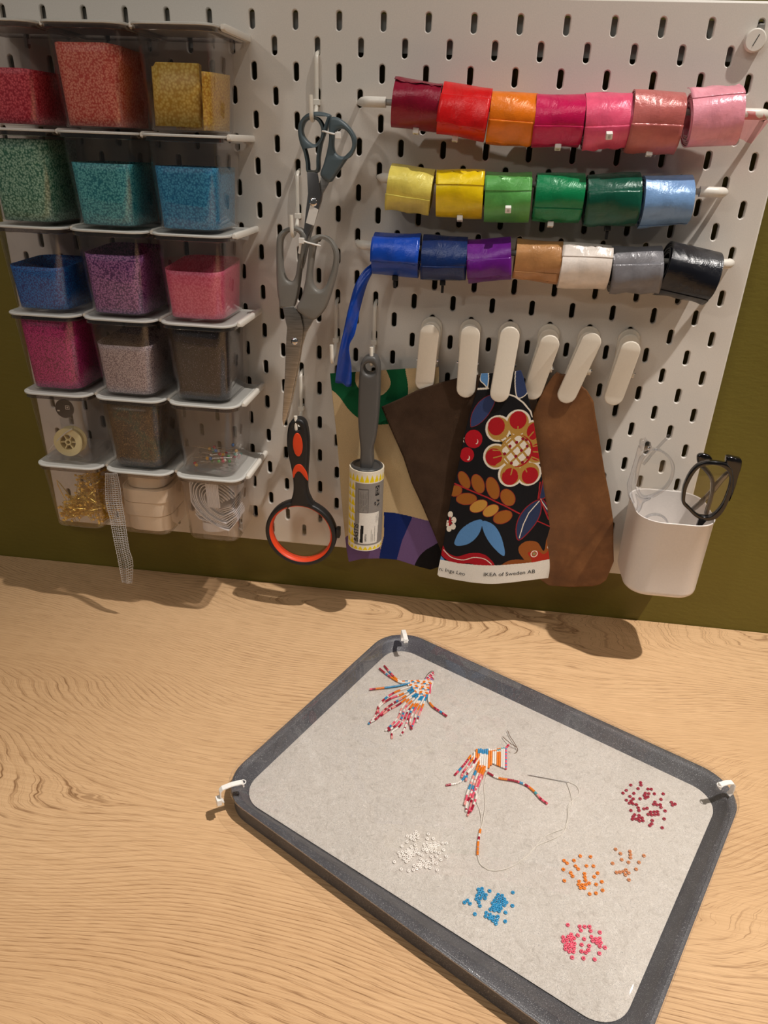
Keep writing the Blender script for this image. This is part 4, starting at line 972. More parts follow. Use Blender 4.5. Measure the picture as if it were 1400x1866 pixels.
put('cable_tie_end', MB().tube([(p[0][0]-.001, -.043, p[0][1]-.002), (p[0][0]-.003, -.042, p[0][1]-.012)], .0012, 6, flat=.5), TIEW, t)

# ------------------------------------------------------------------ magnifying glass
MBK = plain('black_grip', (26, 25, 26), .45, grain=.2); MOR = plain('orange_inlay', (222, 66, 22), .45)
c = [(0.0457,0.8600)][0]; e = [(0.0873,0.8639)][0]; RR = math.hypot(e[0]-c[0], 0)
t = thing('magnifying_glass', 'black and orange magnifying glass hanging by its handle', 'magnifier', (c[0], -.036, c[1]+.05))
def ring(cx, cz, prof, n=72):
    loops = [[(cx+r*math.cos(2*PI*k/n), y, cz+r*math.sin(2*PI*k/n)) for k in range(n)] for r, y in prof]
    return MB().loft(loops, False, False)
put('rim', ring(c[0], c[1], [(RR-.0042, -.0300), (RR-.001, -.0295), (RR, -.031), (RR+.0002, -.036), (RR, -.0412), (RR-.001, -.0425), (RR-.0036, -.0428), (RR-.0046, -.0420), (RR-.0046, -.0300), (RR-.0042, -.0300)]), MBK, t, angle=50)
put('inner_ring', ring(c[0], c[1], [(RR-.0046, -.0415), (RR-.0060, -.0405), (RR-.0068, -.0385), (RR-.0070, -.0320), (RR-.0048, -.0310), (RR-.0046, -.0415)]), MOR, t, angle=50)
mb = MB(); Lr = RR-.0066; loops = []
for q in range(1, 9): f = q/8; loops.append([(c[0]+Lr*f*math.cos(2*PI*k/64), -.0355-.0022*math.sqrt(max(0, 1-f*f))-.0004, c[1]+Lr*f*math.sin(2*PI*k/64)) for k in range(64)])
for q in range(8, 0, -1): f = q/8; loops.append([(c[0]+Lr*f*math.cos(2*PI*k/64), -.0355+.0022*math.sqrt(max(0, 1-f*f)), c[1]+Lr*f*math.sin(2*PI*k/64)) for k in range(64)])
mb.loft(loops)
put('lens', mb, thin_clear('lens_clear', (.965, .965, .955), .9, .01), t, angle=80)
han = smoothpts([(0.0337,0.9877),(0.0364,0.9958),(0.0416,1.0001),(0.0483,1.0003),(0.0533,0.9954),(0.0557,0.9842),(0.0565,0.9719),(0.0556,0.9538),(0.0541,0.9314),(0.0541,0.9144),(0.0585,0.9024),(0.0616,0.8963),(0.0474,0.8980),(0.0295,0.8931),(0.0341,0.9000),(0.0380,0.9129),(0.0383,0.9281),(0.0361,0.9447),(0.0333,0.9591),(0.0323,0.9734)], 5)
hol = circ(*[(0.0443,0.9912)][0], .0030, n=16)
plate('handle', han, [hol], -.036, .0068, .0028, MBK, t, angle=70)
plate('grip_inlay', circ(*[(0.0451,0.9718)][0], .0054, .0136, rot=.03), [], -.0432, .0008, .0006, MOR, t, angle=70)
chev = smoothpts([(0.0392,0.9313),(0.0385,0.9386),(0.0413,0.9462),(0.0457,0.9488),(0.0496,0.9473),(0.0541,0.9400),(0.0559,0.9300),(0.0523,0.9334),(0.0484,0.9386),(0.0450,0.9401),(0.0420,0.9371)], 4)
plate('grip_inlay', chev, [], -.0424, .0012, .0006, MOR, t, angle=70)
lt = [(0.0880,0.8650)][0]; put('rim_tab', MB().box((lt[0]-.001, -.041, lt[1]-.006), (lt[0]+.0035, -.032, lt[1]+.006)), MBK, t, smooth=False, bev=.001)

# ------------------------------------------------------------------ lint roller
LG = plain('lint_handle_grey', (84, 82, 80), .45)
top = [(0.1205,0.9507)][0]; bot = [(0.1202,0.8538)][0]; Rr = .0192
t = thing('lint_roller', 'lint roller with dark grey handle and yellow triangle-patterned wrapper', 'lint roller', (top[0], -.036, top[1]))
han = smoothpts([(0.1112,1.0552),(0.1128,1.0673),(0.1170,1.0728),(0.1223,1.0744),(0.1279,1.0729),(0.1312,1.0658),(0.1322,1.0520),(0.1323,1.0316),(0.1317,1.0089),(0.1296,0.9855),(0.1271,0.9717),(0.1270,0.9509),(0.1146,0.9498),(0.1139,0.9706),(0.1119,0.9907),(0.1105,1.0105),(0.1107,1.0363)], 5)
plate('handle', han, [circ(*[(0.1215,1.0609)][0], .0060, n=28)], -.036, .0085, .0030, LG, t, angle=70)
A = Vector((top[0], -.036, top[1])); Bv = Vector((bot[0], -.036, bot[1])); dv = (Bv-A); LL = dv.length; dv.normalize()
s1 = Vector((0, -1, 0)); s2 = dv.cross(s1).normalized()*-1
if s2.x < 0: s2 = -s2
def cyl(th, s, off=0): return A+dv*(s*LL)+(Rr+off)*(math.sin(th)*s2+math.cos(th)*s1)
NT, NS = 260, 230
V = []; 
for i in range(NS+1):
    for k in range(NT): V.append(tuple(cyl(-PI+2*PI*k/NT, i/NS)))
fc = []; th_ = []; ss_ = []
for i in range(NS):
    for k in range(NT):
        fc.append((i*NT+k, (i+1)*NT+k, (i+1)*NT+(k+1) % NT, i*NT+(k+1) % NT)); th_.append(-PI+2*PI*(k+.5)/NT); ss_.append((i+.5)/NS)
mb = MB(); mb.add(V, fc); o = put('wrapper', mb, painted('print_paper', .5), t, angle=40)
th_ = np.array(th_); ss_ = np.array(ss_); Cc = np.tile(L_((236, 226, 206)), (len(th_), 1))
lab = (th_ > -.52) & (th_ < 2.3) & (ss_ > .135) & (ss_ < .925)
def tri(u, v): return (v % 1) > np.abs((u % 1)-.62)*1.7+.1
yl = np.zeros(len(th_), bool)
ends_ = (ss_ < .135) | (ss_ > .925)
yl |= (ss_ < .135) & tri(th_*Rr/.0056, (ss_-.02)/.105) & (ss_ > .025) & (ss_ < .12)
yl |= (ss_ > .925) & tri(th_*Rr/.0056, (ss_-.935)/.05) & (ss_ < .985) & (ss_ > .935)
mid_ = ~ends_ & ~lab
yl |= mid_ & tri(-(th_+.52)*Rr/.0062+.1, (ss_-.135)/.0985)
Cc[yl] = L_((240, 212, 20)); Cc[lab] = L_((140, 134, 128))
stk = (th_ > -.28+(.92-ss_)*.18) & (th_ < .92+(.92-ss_)*.25) & (ss_ > .505) & (ss_ < .905)
Cc[stk] = L_((232, 226, 216))
bar = (th_ > -.17+(.92-ss_)*.18) & (th_ < .01+(.92-ss_)*.18) & (ss_ > .665) & (ss_ < .89); Cc[bar] = L_((28, 27, 28))
bx = (th_ > -.32) & (th_ < .30) & (ss_ > .205) & (ss_ < .50); bi = (th_ > -.29) & (th_ < .27) & (ss_ > .211) & (ss_ < .494); Cc[bx & ~bi & ~stk] = L_((70, 62, 58))
lg = (th_ > .70) & (th_ < .98) & (ss_ > .175) & (ss_ < .295); Cc[lg] = L_((30, 30, 32))
lge = (((th_-.84)/.125)**2+((ss_-.235)/.052)**2 < 1); Cc[lge] = L_((140, 134, 128))
at = o.data.color_attributes.new('Print', 'FLOAT_COLOR', 'CORNER'); Aa = np.ones((len(th_), 4, 4)); Aa[:, :, :3] = Cc[:, None, :]; at.data.foreach_set('color', Aa.ravel())
wy = lambda a, s, off: cyl(a, s, off)
def wtext(txt, th0, s0, s1_, hgt, bold=0, shear=0, mat=INK, off=.00025):   # reads upward along the cylinder
    q0 = (th0*Rr, -s0*LL); q1 = (th0*Rr, -s1_*LL)
    def f(x, z, o_): return cyl(x/Rr, -z/LL, o_)
    text_line('printed_text', txt, q0, q1, hgt, f, mat, t, off, shear, bold)
wtext('BÄSTIS', -.26, .885, .655, .0058, .012, .15)
wtext('IKEA', .885, .284, .186, .0022, .03)
wtext('BÄSTIS', .235, .868, .775, .0018); 
INKG = plain('small_print_ink', (92, 86, 82), .7)
mb = MB()
for a0, s0, s1_ in ((-.2, .23, .47), (-.1, .26, .44), (0, .24, .48), (.1, .25, .46), (.19, .24, .485)):
    for q in range(14):
        if (q*7+int(a0*50)) % 5 == 0: continue
        sa = s0+(s1_-s0)*q/14; sb = sa+(s1_-s0)/14*.7; mb.add([cyl(a0, sa, .0003), cyl(a0+.02, sa, .0003), cyl(a0+.02, sb, .0003), cyl(a0, sb, .0003)], [(0, 1, 2, 3)])
for a0, s0, s1_ in ((.14, .80, .87), (.5, .72, .88), (.60, .78, .88), (.72, .68, .88), (.80, .55, .64), (.9, .53, .62)):
    for q in range(10):
        sa = s0+(s1_-s0)*q/10; sb = sa+(s1_-s0)/10*.65; mb.add([cyl(a0, sa, .0003), cyl(a0+.022, sa, .0003), cyl(a0+.022, sb, .0003), cyl(a0, sb, .0003)], [(0, 1, 2, 3)])
put('small_print', mb, INKG, t, smooth=False)
# recycling triangle of three bent arrows
mb = MB()
for k in range(3):
    a0 = k*2*PI/3+.3; P = [(.84+.15*math.cos(a0+q*.34), .385+.032*math.sin(a0+q*.34)) for q in range(5)]
    mb.tube([cyl(a, s, .0003) for a, s in P], [.0005]*4+[.0001], 4)
    a, s = P[3]; mb.tube([cyl(a, s, .0003), cyl(P[4][0]*1.02-.0168, P[4][1], .0003)], [.0011, .0001], 4)
put('recycling_mark', mb, INK, t, smooth=False)
mb = MB()
def cl(s, r): return [A+dv*(s*LL)+r*(math.sin(q)*s2+math.cos(q)*s1) for q in [2*PI*k/48 for k in range(48)]]
mb.loft([cl(0, Rr), cl(-.006, Rr-.0002), cl(-.004, Rr-.0014), cl(.03, Rr-.0018)], False, False); put('paper_edge', mb, plain('paper_cream', (226, 214, 192), .6), t)
mb = MB(); mb.loft([cl(.03, .0178), cl(-.012, .0176), cl(-.022, .0168), cl(-.022, .0150), cl(-.008, .0138)], False, True); put('cap', mb, plain('cap_dark_grey', (66, 66, 66), .3), t)
mb = MB(); mb.loft([cl(1, Rr), cl(1.0, .012), cl(.98, .012)], False, True); put('roller_core', mb, plain('paper_cream', (226, 214, 192), .6), t)

# ------------------------------------------------------------------ cup and spectacles
CUP = plain('white_cup_steel', (226, 218, 212), .36)
zr = BZ-.4251; zb = BZ-.5135
t = thing('storage_cup', 'white rounded storage cup hooked on the lower right of the pegboard', 'cup', (.445, -.044, zb))
def cr(i, r): return rrect(.4062+i, -.0868+i, .4842-i, -.0035-i, r, 10)
mb = MB()
mb.loft([loopz(cr(.0009, .0235), zr-.001), loopz(cr(.0004, .024), zr), loopz(cr(-.0003, .0245), zr-.0004), loopz(cr(-.0003, .0245), zr-.0016), loopz(cr(.0002, .024), zr-.0024), loopz(cr(.0014, .0225), zb+.006), loopz(cr(.0020, .022), zb+.0025), loopz(cr(.0044, .020), zb)], False, True)
mb.loft([loopz(cr(.0009, .0235), zr-.001), loopz(cr(.0036, .0225), zb+.005), loopz(cr(.0060, .020), zb+.002)], False, True); 
put('cup_body', mb, CUP, t, angle=50)
for x in (.42, .46): put('hook_tab', MB().box((x-.002, -.0036, zr-.014), (x+.002, .0065, zr-.005)), CUP, t, smooth=False)

def tilt(a, b_, zt, zb_): return lambda q: (q[0], q[1]+a+(b_-a)*(zt-q[2])/(zt-zb_), q[2])
ACE = plain('black_acetate', (14, 13, 15), .12, coat=.4)
t = thing('spectacles', 'black thick-rimmed spectacles standing on end in the white cup', 'glasses', (.48, -.076, BZ-.40))
ro = smoothpts([(0.4435,0.9615),(0.4425,0.9731),(0.4437,0.9841),(0.4468,0.9935),(0.4516,0.9999),(0.4592,1.0035),(0.4696,1.0039),(0.4788,1.0020),(0.4850,0.9964),(0.4882,0.9867),(0.4889,0.9726),(0.4875,0.9601),(0.4852,0.9504),(0.4806,0.9431),(0.4713,0.9397),(0.4609,0.9432),(0.4523,0.9501),(0.4460,0.9555)], 5)
ri = smoothpts([(0.4468,0.9621),(0.4460,0.9724),(0.4474,0.9824),(0.4503,0.9918),(0.4544,0.9971),(0.4618,0.9999),(0.4697,0.9998),(0.4773,0.9967),(0.4827,0.9902),(0.4848,0.9814),(0.4846,0.9701),(0.4830,0.9586),(0.4790,0.9500),(0.4742,0.9453),(0.4671,0.9444),(0.4599,0.9479),(0.4523,0.9543),(0.4483,0.9578)], 5)
yf = tilt(-.0005, .0005, BZ-.36, BZ-.5)
plate('rim', ro, [ri], -.076, .0028, .0008, ACE, t, angle=60)
cen = np.array([(0.4675,0.9736)][0]); brg = np.array([(0.4686,0.9360)][0])
ax_ = brg-cen; ax_ /= np.linalg.norm(ax_); dist_ = np.linalg.norm(brg-cen)
def refl(p):      # the second rim is the mirror image beyond the bridge
    q = np.array(p)-brg; return tuple(brg+q-2*np.dot(q, ax_)*ax_)
def sc2(P): return [tuple(brg+np.array((-.010, -.034))+(np.array(p)-cen)*np.array((.9, -.86))) for p in P][::-1]
ro2, ri2 = sc2(ro), sc2(ri)
plate('rim', ro2, [ri2], -.073, .0024, .0014, ACE, t, angle=60)
bp = np.array([(0.4653,0.9421)][0]); bq = np.array([(0.4756,0.9431)][0])
plate('bridge', [tuple(bp+(0, .003)), tuple(bp+(-.001, -.010)), tuple(bq+(-.006, -.010)), tuple(bq+(0, .002))], [], -.0755, .0022, .0012, ACE, t, angle=60)
ep = [(0.4758,1.0051),(0.4755,1.0094),(0.4776,1.0103),(0.4884,1.0088),(0.4900,1.0066),(0.4910,0.9998),(0.4905,0.9918),(0.4906,0.9818),(0.4901,0.9726),(0.4888,0.9632),(0.4877,0.9765),(0.4857,0.9874),(0.4821,0.9970),(0.4765,1.0019)]
plate('end_piece', ep, [], -.0755, .0040, .0014, ACE, t, angle=60)
LENS = thin_clear('spectacle_lens', (.97, .97, .965), 1.0, .01)
plate('lens', ri, [], -.076, .0007, .0002, LENS, t, angle=60)
ta = [(0.4901,0.9941),(0.4871,0.9898),(0.4829,0.9771),(0.4795,0.9601),(0.4760,0.9470),(0.4736,0.9370),(0.4726,0.9293)]
put('temple', MB().tube([(p_[0], -.072+.0035*i, p_[1]) for i, p_ in enumerate(smoothpts(ta, 2, False))][:13], .0042, 8, flat=.55), ACE, t)
tb_ = [(0.4602,0.9904),(0.4678,0.9849),(0.4746,0.9772),(0.4776,0.9681),(0.4782,0.9555),(0.4774,0.9425),(0.4770,0.9316)]
put('temple', MB().tube([(p_[0], -.052-.0006*i, p_[1]) for i, p_ in enumerate(smoothpts(tb_, 2, False))], .0042, 8, flat=.55), ACE, t)
nb = [(0.4537,1.0010),(0.4559,1.0042),(0.4621,1.0045),(0.4667,1.0021),(0.4684,0.9987),(0.4620,0.9972),(0.4564,0.9936)]
plate('temple_tip', smoothpts(nb, 4), [], -.060, .0026, .0016, ACE, t, angle=60)

m, nt, b = newmat('clear_acetate'); b.inputs['Base Color'].default_value = (.96, .96, .95, 1); b.inputs['Transmission Weight'].default_value = 1
b.inputs['Roughness'].default_value = .03; b.inputs['IOR'].default_value = 1.46
CA = thin_clear('clear_frame', (.87, .88, .90), 3.0, .04)
t = thing('spectacles', 'clear transparent-framed spectacles standing on end in the white cup', 'glasses', (.42, -.062, BZ-.40))
ro = smoothpts([(0.4004,0.9652),(0.3986,0.9787),(0.3990,0.9911),(0.4023,1.0003),(0.4095,1.0060),(0.4177,1.0054),(0.4259,1.0010),(0.4323,0.9940),(0.4355,0.9861),(0.4358,0.9748),(0.4325,0.9640),(0.4256,0.9565),(0.4182,0.9515),(0.4108,0.9508),(0.4053,0.9551)], 5)
ri = smoothpts([(0.4037,0.9666),(0.4021,0.9779),(0.4025,0.9888),(0.4054,0.9975),(0.4110,1.0028),(0.4178,1.0027),(0.4246,0.9986),(0.4298,0.9928),(0.4326,0.9859),(0.4328,0.9761),(0.4299,0.9669),(0.4239,0.9598),(0.4171,0.9549),(0.4111,0.9543),(0.4067,0.9584)], 5)
plate('rim', ro, [ri], -.060, .0022, .0012, CA, t, angle=60)
plate('lens', ri, [], -.060, .0005, .0002, LENS, t, angle=60)
plate('end_piece', [(0.3966,1.0068),(0.3962,1.0143),(0.4007,1.0163),(0.4064,1.0127),(0.4088,1.0074),(0.4040,1.0040),(0.3992,1.0030)], [], -.061, .0035, .0014, CA, t, angle=60)
plate('bridge', smoothpts([(0.4025,0.9557),(0.4104,0.9511),(0.4186,0.9525),(0.4121,0.9470),(0.4113,0.9404),(0.4088,0.9342),(0.4069,0.9357),(0.4063,0.9454)], 3), [], -.062, .0022, .001, CA, t, angle=60)
put('temple', MB().tube([(q[0], -.060+.002*i, q[1]) for i, q in enumerate([(0.3982,1.0074),(0.3978,0.9922),(0.3970,0.9766),(0.3962,0.9629),(0.4001,0.9493),(0.4046,0.9400)])], .0022, 8, flat=.6), CA, t)
put('temple', MB().tube([(q[0], -.056+.003*i, q[1]) for i, q in enumerate([(0.4055,0.9860),(0.4123,0.9964),(0.4189,1.0051),(0.4248,1.0121),(0.4279,1.0149)])], .0020, 8, flat=.6), CA, t)
put('hinge', MB().sphere((*[(q[0], -.064, q[1]) for q in [(0.4053,1.0072)]][0],), .0018, 8, 6), CHR, t)
q2 = [tuple(np.array([(0.4117,0.9353)][0])+np.array((.017+.016*math.cos(a), -.020+.019*math.sin(a)))) for a in [2*PI*k/32 for k in range(32)]]
q3 = [tuple(np.array([(0.4117,0.9353)][0])+np.array((.017+.0138*math.cos(a), -.020+.0165*math.sin(a)))) for a in [2*PI*k/32 for k in range(32)]]
plate('rim', q2, [q3], -.058, .0020, .0012, CA, t, angle=60)

# ------------------------------------------------------------------ tray, felt and clear cover
def quad_round(cs, r, inset, n=10):
    """rounded quadrilateral; cs counter-clockwise"""
    c = [np.array(p, float) for p in cs]; m_ = len(c); cen_ = sum(c)/m_; ls = []
    for i in range(m_):
        a, b_ = c[i], c[(i+1) % m_]; d = (b_-a)/np.linalg.norm(b_-a); nn = np.array((-d[1], d[0]))
        if np.dot(cen_-a, nn) < 0: nn = -nn
        ls.append((a+nn*inset, d))
    cc = []
    for i in range(m_):
        (p, d), (q, e) = ls[i-1], ls[i]; M_ = np.array([d, -e]).T; t_ = np.linalg.solve(M_, q-p); cc.append(p+t_[0]*d)
    out = []
    for i in range(m_):
        p = cc[i]; u = cc[i-1]-p; w_ = cc[(i+1) % m_]-p; u /= np.linalg.norm(u); w_ /= np.linalg.norm(w_)
        ang = math.acos(np.dot(u, w_)); bis = (u+w_)/np.linalg.norm(u+w_); ctr_ = p+bis*r/math.sin(ang/2)
        s = ctr_+(-(bis))*0; t0 = p+u*r/math.tan(ang/2)-ctr_; t1 = p+w_*r/math.tan(ang/2)-ctr_
        a0 = math.atan2(t0[1], t0[0]); a1 = math.atan2(t1[1], t1[0]); da = (a1-a0+PI) % (2*PI)-PI
        for k in range(n+1): a = a0+da*k/n; out.append((ctr_[0]+r*math.cos(a), ctr_[1]+r*math.sin(a)))
    return out
RIM = [(.1625, -.0740), (.0387, -.3359), (.3564, -.5130), (.4993, -.2581)]
PLA = [(.1699, -.0895), (.0396, -.3453), (.3538, -.5204), (.4953, -.2679)]
FEL = [(.1676, -.0982), (.0574, -.3315), (.3558, -.4794), (.4763, -.2666)]
def mixq(f): return [tuple(np.array(a)*(1-f)+np.array(b_)*f) for a, b_ in zip(RIM, FEL)]
def lz(P, z): return [(x, y, DT+z) for x, y in P]
m, nt, b = newmat('speckled_grey_tray')
sp = noise(nt, objcoord(nt), 1500, 1); sp2 = math_(nt, 'GREATER_THAN', sp.outputs['Fac'], .66)
n0 = noise(nt, objcoord(nt), 40, 3)
nt.links.new(mixc(nt, sp2, ramp(nt, n0.outputs['Fac'], [(.3, lin((70, 70, 74))), (.7, lin((84, 84, 88)))]), lin((150, 150, 152))), b.inputs['Base Color'])
nt.links.new(math_(nt, 'SUBTRACT', .46, math_(nt, 'MULTIPLY', sp2, .2)), b.inputs['Roughness'])
bump(nt, b, noise(nt, objcoord(nt), 900, 2).outputs['Fac'], .5, .0006)
t = thing('tray', 'dark grey speckled tray with rounded corners lying askew on the desk', 'tray', (.268, -.305, DT))
mb = MB(); q = quad_round
mb.loft([lz(q(RIM, .032, .0040), 0), lz(q(RIM, .033, .0026), .0008), lz(q(RIM, .036, .0022), .0150), lz(q(RIM, .037, .0018), .0170), lz(q(RIM, .038, .0002), .0176), lz(q(RIM, .038, 0), .0192), lz(q(RIM, .038, .001), .0200),
         lz(q(mixq(.40), .034, 0), .0188), lz(q(mixq(.46), .033, 0), .0175), lz(q(mixq(.93), .026, 0), .0098), lz(q(FEL, .024, .002), .0080)], True, True)
put('tray_body', mb, m, t, angle=50)
m, nt, b = newmat('felt')
f1 = noise(nt, objcoord(nt), 170, 6, .75, .8); f2 = noise(nt, objcoord(nt), 1100, 3, .6, 1.2); f3 = noise(nt, objcoord(nt), 420, 2, .5, 3)
fib = math_(nt, 'LESS_THAN', math_(nt, 'ABSOLUTE', math_(nt, 'SUBTRACT', f3.outputs['Fac'], .5)), .018)
fibm = math_(nt, 'MULTIPLY', fib, math_(nt, 'GREATER_THAN', f1.outputs['Fac'], .5))
base = ramp(nt, f1.outputs['Fac'], [(.36, lin((186, 177, 166))), (.5, lin((220, 212, 201))), (.64, lin((236, 229, 219)))])
base = mixc(nt, .35, base, ramp(nt, f2.outputs['Fac'], [(.35, lin((182, 176, 168))), (.65, lin((246, 240, 232)))]))
nt.links.new(mixc(nt, math_(nt, 'MULTIPLY', fibm, .75), base, lin((128, 124, 122))), b.inputs['Base Color']); b.inputs['Roughness'].default_value = .95
b.inputs['Specular IOR Level'].default_value = .1; b.inputs['Sheen Weight'].default_value = .2
bump(nt, b, math_(nt, 'ADD', f2.outputs['Fac'], f1.outputs['Fac']), .8, .0008)
mb = MB(); mb.loft([lz(q(FEL, .024, .0014), .0081), lz(q(FEL, .024, .001), .0086), lz(q(FEL, .024, 0), .0100), lz(q(FEL, .024, .0008), .0106)])
tag(put('felt_mat', mb, m, None, angle=50), 'light grey mottled felt mat lining the tray', 'felt mat')
mb = MB(); mb.loft([lz(q(PLA, .036, .0022), .0312), lz(q(PLA, .037, .0006), .0312), lz(q(PLA, .038, .0003), .0318), lz(q(PLA, .038, .0002), .0334), lz(q(PLA, .038, .0010), .0341), lz(q(PLA, .038, .0028), .0343)], False, True)
mb.loft([lz(q(PLA, .036, .0022), .0312), lz(q(PLA, .035, .0026), .0316), lz(q(PLA, .034, .0034), .0325)], False, True)
tag(put('clear_cover', mb, thin_clear('acrylic_sheet', (.975, .97, .97), 1.0, .015), None, angle=50), 'clear plastic cover tied over the grey tray', 'cover')

def ctie(p_in, p_out, head, label):
    t = thing('cable_tie', label, 'cable tie', (*p_out, DT+.034), 'cable ties on the tray')
    a, b_ = np.array(p_in), np.array(p_out); d = (b_-a)/np.linalg.norm(b_-a); s = Vector((-d[1], d[0], 0)); d = Vector((*d, 0)); Ln = np.linalg.norm(b_-a)
    A_ = Vector((*p_in, DT)); mb = MB()
    prof = [(0, .0325), (0, .0350), (.0012, .0366), (Ln*.5, .0376), (Ln-.001, .0368), (Ln+.0010, .0345), (Ln+.0012, .0250), (Ln-.001, .0222)]
    L0 = []
    for i, (u, z) in enumerate(prof):
        ua, za = prof[max(i-1, 0)]; ub, zb_ = prof[min(i+1, len(prof)-1)]; tn = Vector((ub-ua, zb_-za)).normalized(); nn = (-tn.y*.0005, tn.x*.0005)
        c_ = A_+d*u+Vector((0, 0, z)); o_ = d*nn[0]+Vector((0, 0, nn[1]))
        L0.append([c_+s*.0023+o_, c_-s*.0023+o_, c_-s*.0023-o_, c_+s*.0023-o_])
    mb.loft(L0); put('strap', mb, TIEW, t, smooth=False)
    h_ = A_+d*(Ln+.0028)+Vector((0, 0, .0240)) if head else A_+d*.0002+Vector((0, 0, .0362))
    put('head', MB().obox(h_, d*(.0020 if head else .0008), s*(.0031 if head else .0024), Vector((0, 0, .0033 if head else .0014))), TIEW, t, smooth=False, bev=.0006)
    put('eyelet', MB().tube([A_+Vector((.0024*math.cos(a), .0024*math.sin(a), .0362)) for a in [2*PI*k/16 for k in range(16)]], .0004, 5, True), TIEW, t)
ci = [(0.0662,-0.3400),(0.0507,-0.3501)]; ctie(ci[0], ci[1], True, 'white cable tie with bulky head at the left corner of the tray')
ci = [(0.1789,-0.1167),(0.1758,-0.1050)]; ci2 = [(0.1806,-0.1214),(0.1757,-0.1040)]; ctie(ci2[0], ci2[1], False, 'white cable tie at the back corner of the tray')
ci = [(0.4677,-0.2770),(0.4799,-0.2726)]; ctie(ci[0], ci[1], False, 'white cable tie at the right corner of the tray')

# ------------------------------------------------------------------ beads
FZ = DT+.0107
BC = {'crimson': (166, 22, 56), 'pink': (236, 92, 118), 'salmon': (238, 164, 156), 'white': (240, 234, 226), 'orange': (238, 132, 34), 'blue': (44, 146, 196), 'peach': (214, 140, 92), 'teal': (80, 176, 186)}
BM = {k: plain('bead_'+k, c, .25, coat=.3) for k, c in BC.items()}
bn = list(BC)
def torus(R, r, n, m_):
    mb = MB(); L0 = [[(R*math.cos(2*PI*i/n)+r*math.cos(2*PI*j/m_)*math.cos(2*PI*i/n), R*math.sin(2*PI*i/n)+r*math.cos(2*PI*j/m_)*math.sin(2*PI*i/n), r*math.sin(2*PI*j/m_)*1.15) for j in range(m_)] for i in range(n)]
    L0.append(L0[0]); return mb.loft(L0, False, False)
btmp = {}
def scatter(pts, colr, where, seed):
    rnd = random.Random(seed)
    if colr not in btmp:
        me = bpy.data.meshes.new('bead'); mb = torus(.00092, .00056, 12, 8); me.from_pydata(mb.v, [], mb.f); me.polygons.foreach_set('use_smooth', [True]*len(me.polygons)); me.materials.append(BM[colr]); btmp[colr] = me
    done = []
    for (x, y) in pts:
        for _ in range(6):      # beads do not run through each other
            for (a, b_) in done:
                dd = math.hypot(x-a, y-b_)
                if dd < .0029: f = (.0030-dd)/max(dd, 1e-5)*.5; x += (x-a)*f+1e-5; y += (y-b_)*f
        done.append((x, y))
        o = bpy.data.objects.new('bead', btmp[colr]); COL.objects.link(o); o.location = (x, y, FZ+.00065)
        o.rotation_euler = (rnd.uniform(-.12, .12), rnd.uniform(-.12, .12), rnd.uniform(0, 3))
        tag(o, 'tiny loose %s glass bead in the %s' % (colr, where), 'bead', 'loose %s beads on the felt' % colr)
scatter([(0.3996,-0.2652),(0.4090,-0.2608),(0.4088,-0.2633),(0.3946,-0.2721),(0.4055,-0.2684),(0.3912,-0.2758),(0.4007,-0.2746),(0.4143,-0.2674),(0.4170,-0.2671),(0.4189,-0.2720),(0.4267,-0.2708),(0.4110,-0.2728),(0.4097,-0.2754),(0.4110,-0.2759),(0.4127,-0.2727),(0.4100,-0.2783),(0.3967,-0.2786),(0.3992,-0.2809),(0.4052,-0.2798),(0.3929,-0.2834),(0.3969,-0.2837),(0.3975,-0.2854),(0.3988,-0.2866),(0.3960,-0.2862),(0.4235,-0.2775),(0.4175,-0.2814),(0.4159,-0.2842),(0.4179,-0.2839),(0.4201,-0.2839),(0.4216,-0.2859),(0.4320,-0.2794),(0.4322,-0.2819),(0.4337,-0.2809),(0.4018,-0.2902),(0.4018,-0.2922),(0.3949,-0.2942),(0.4066,-0.2905),(0.4093,-0.2895),(0.4244,-0.2899),(0.4116,-0.2932),(0.4148,-0.2925),(0.4176,-0.2917),(0.4176,-0.2938),(0.4151,-0.2951),(0.4128,-0.2958),(0.4107,-0.2961),(0.3974,-0.2983),(0.3958,-0.3006),(0.3949,-0.3027),(0.3969,-0.3020),(0.3985,-0.3024),(0.4010,-0.2986),(0.4004,-0.3013),(0.3997,-0.3038),(0.4032,-0.3032),(0.4113,-0.3021),(0.4218,-0.2987),(0.4102,-0.3056),(0.4087,-0.3072),(0.4182,-0.3084)], 'crimson', 'dark red cluster at the right of the felt', 1)
scatter([(0.3464,-0.3475),(0.3545,-0.3468),(0.3330,-0.3538),(0.3347,-0.3554),(0.3409,-0.3524),(0.3417,-0.3574),(0.3428,-0.3589),(0.3503,-0.3559),(0.3558,-0.3552),(0.3317,-0.3621),(0.3372,-0.3642),(0.3379,-0.3658),(0.3480,-0.3632),(0.3479,-0.3648),(0.3583,-0.3611),(0.3552,-0.3648),(0.3480,-0.3684),(0.3316,-0.3720),(0.3430,-0.3708),(0.3425,-0.3728),(0.3441,-0.3735),(0.3431,-0.3756),(0.3450,-0.3744),(0.3470,-0.3729),(0.3498,-0.3716),(0.3559,-0.3714),(0.3606,-0.3683),(0.3602,-0.3757),(0.3499,-0.3804),(0.3548,-0.3790)], 'orange', 'orange cluster near the lower right of the felt', 2)
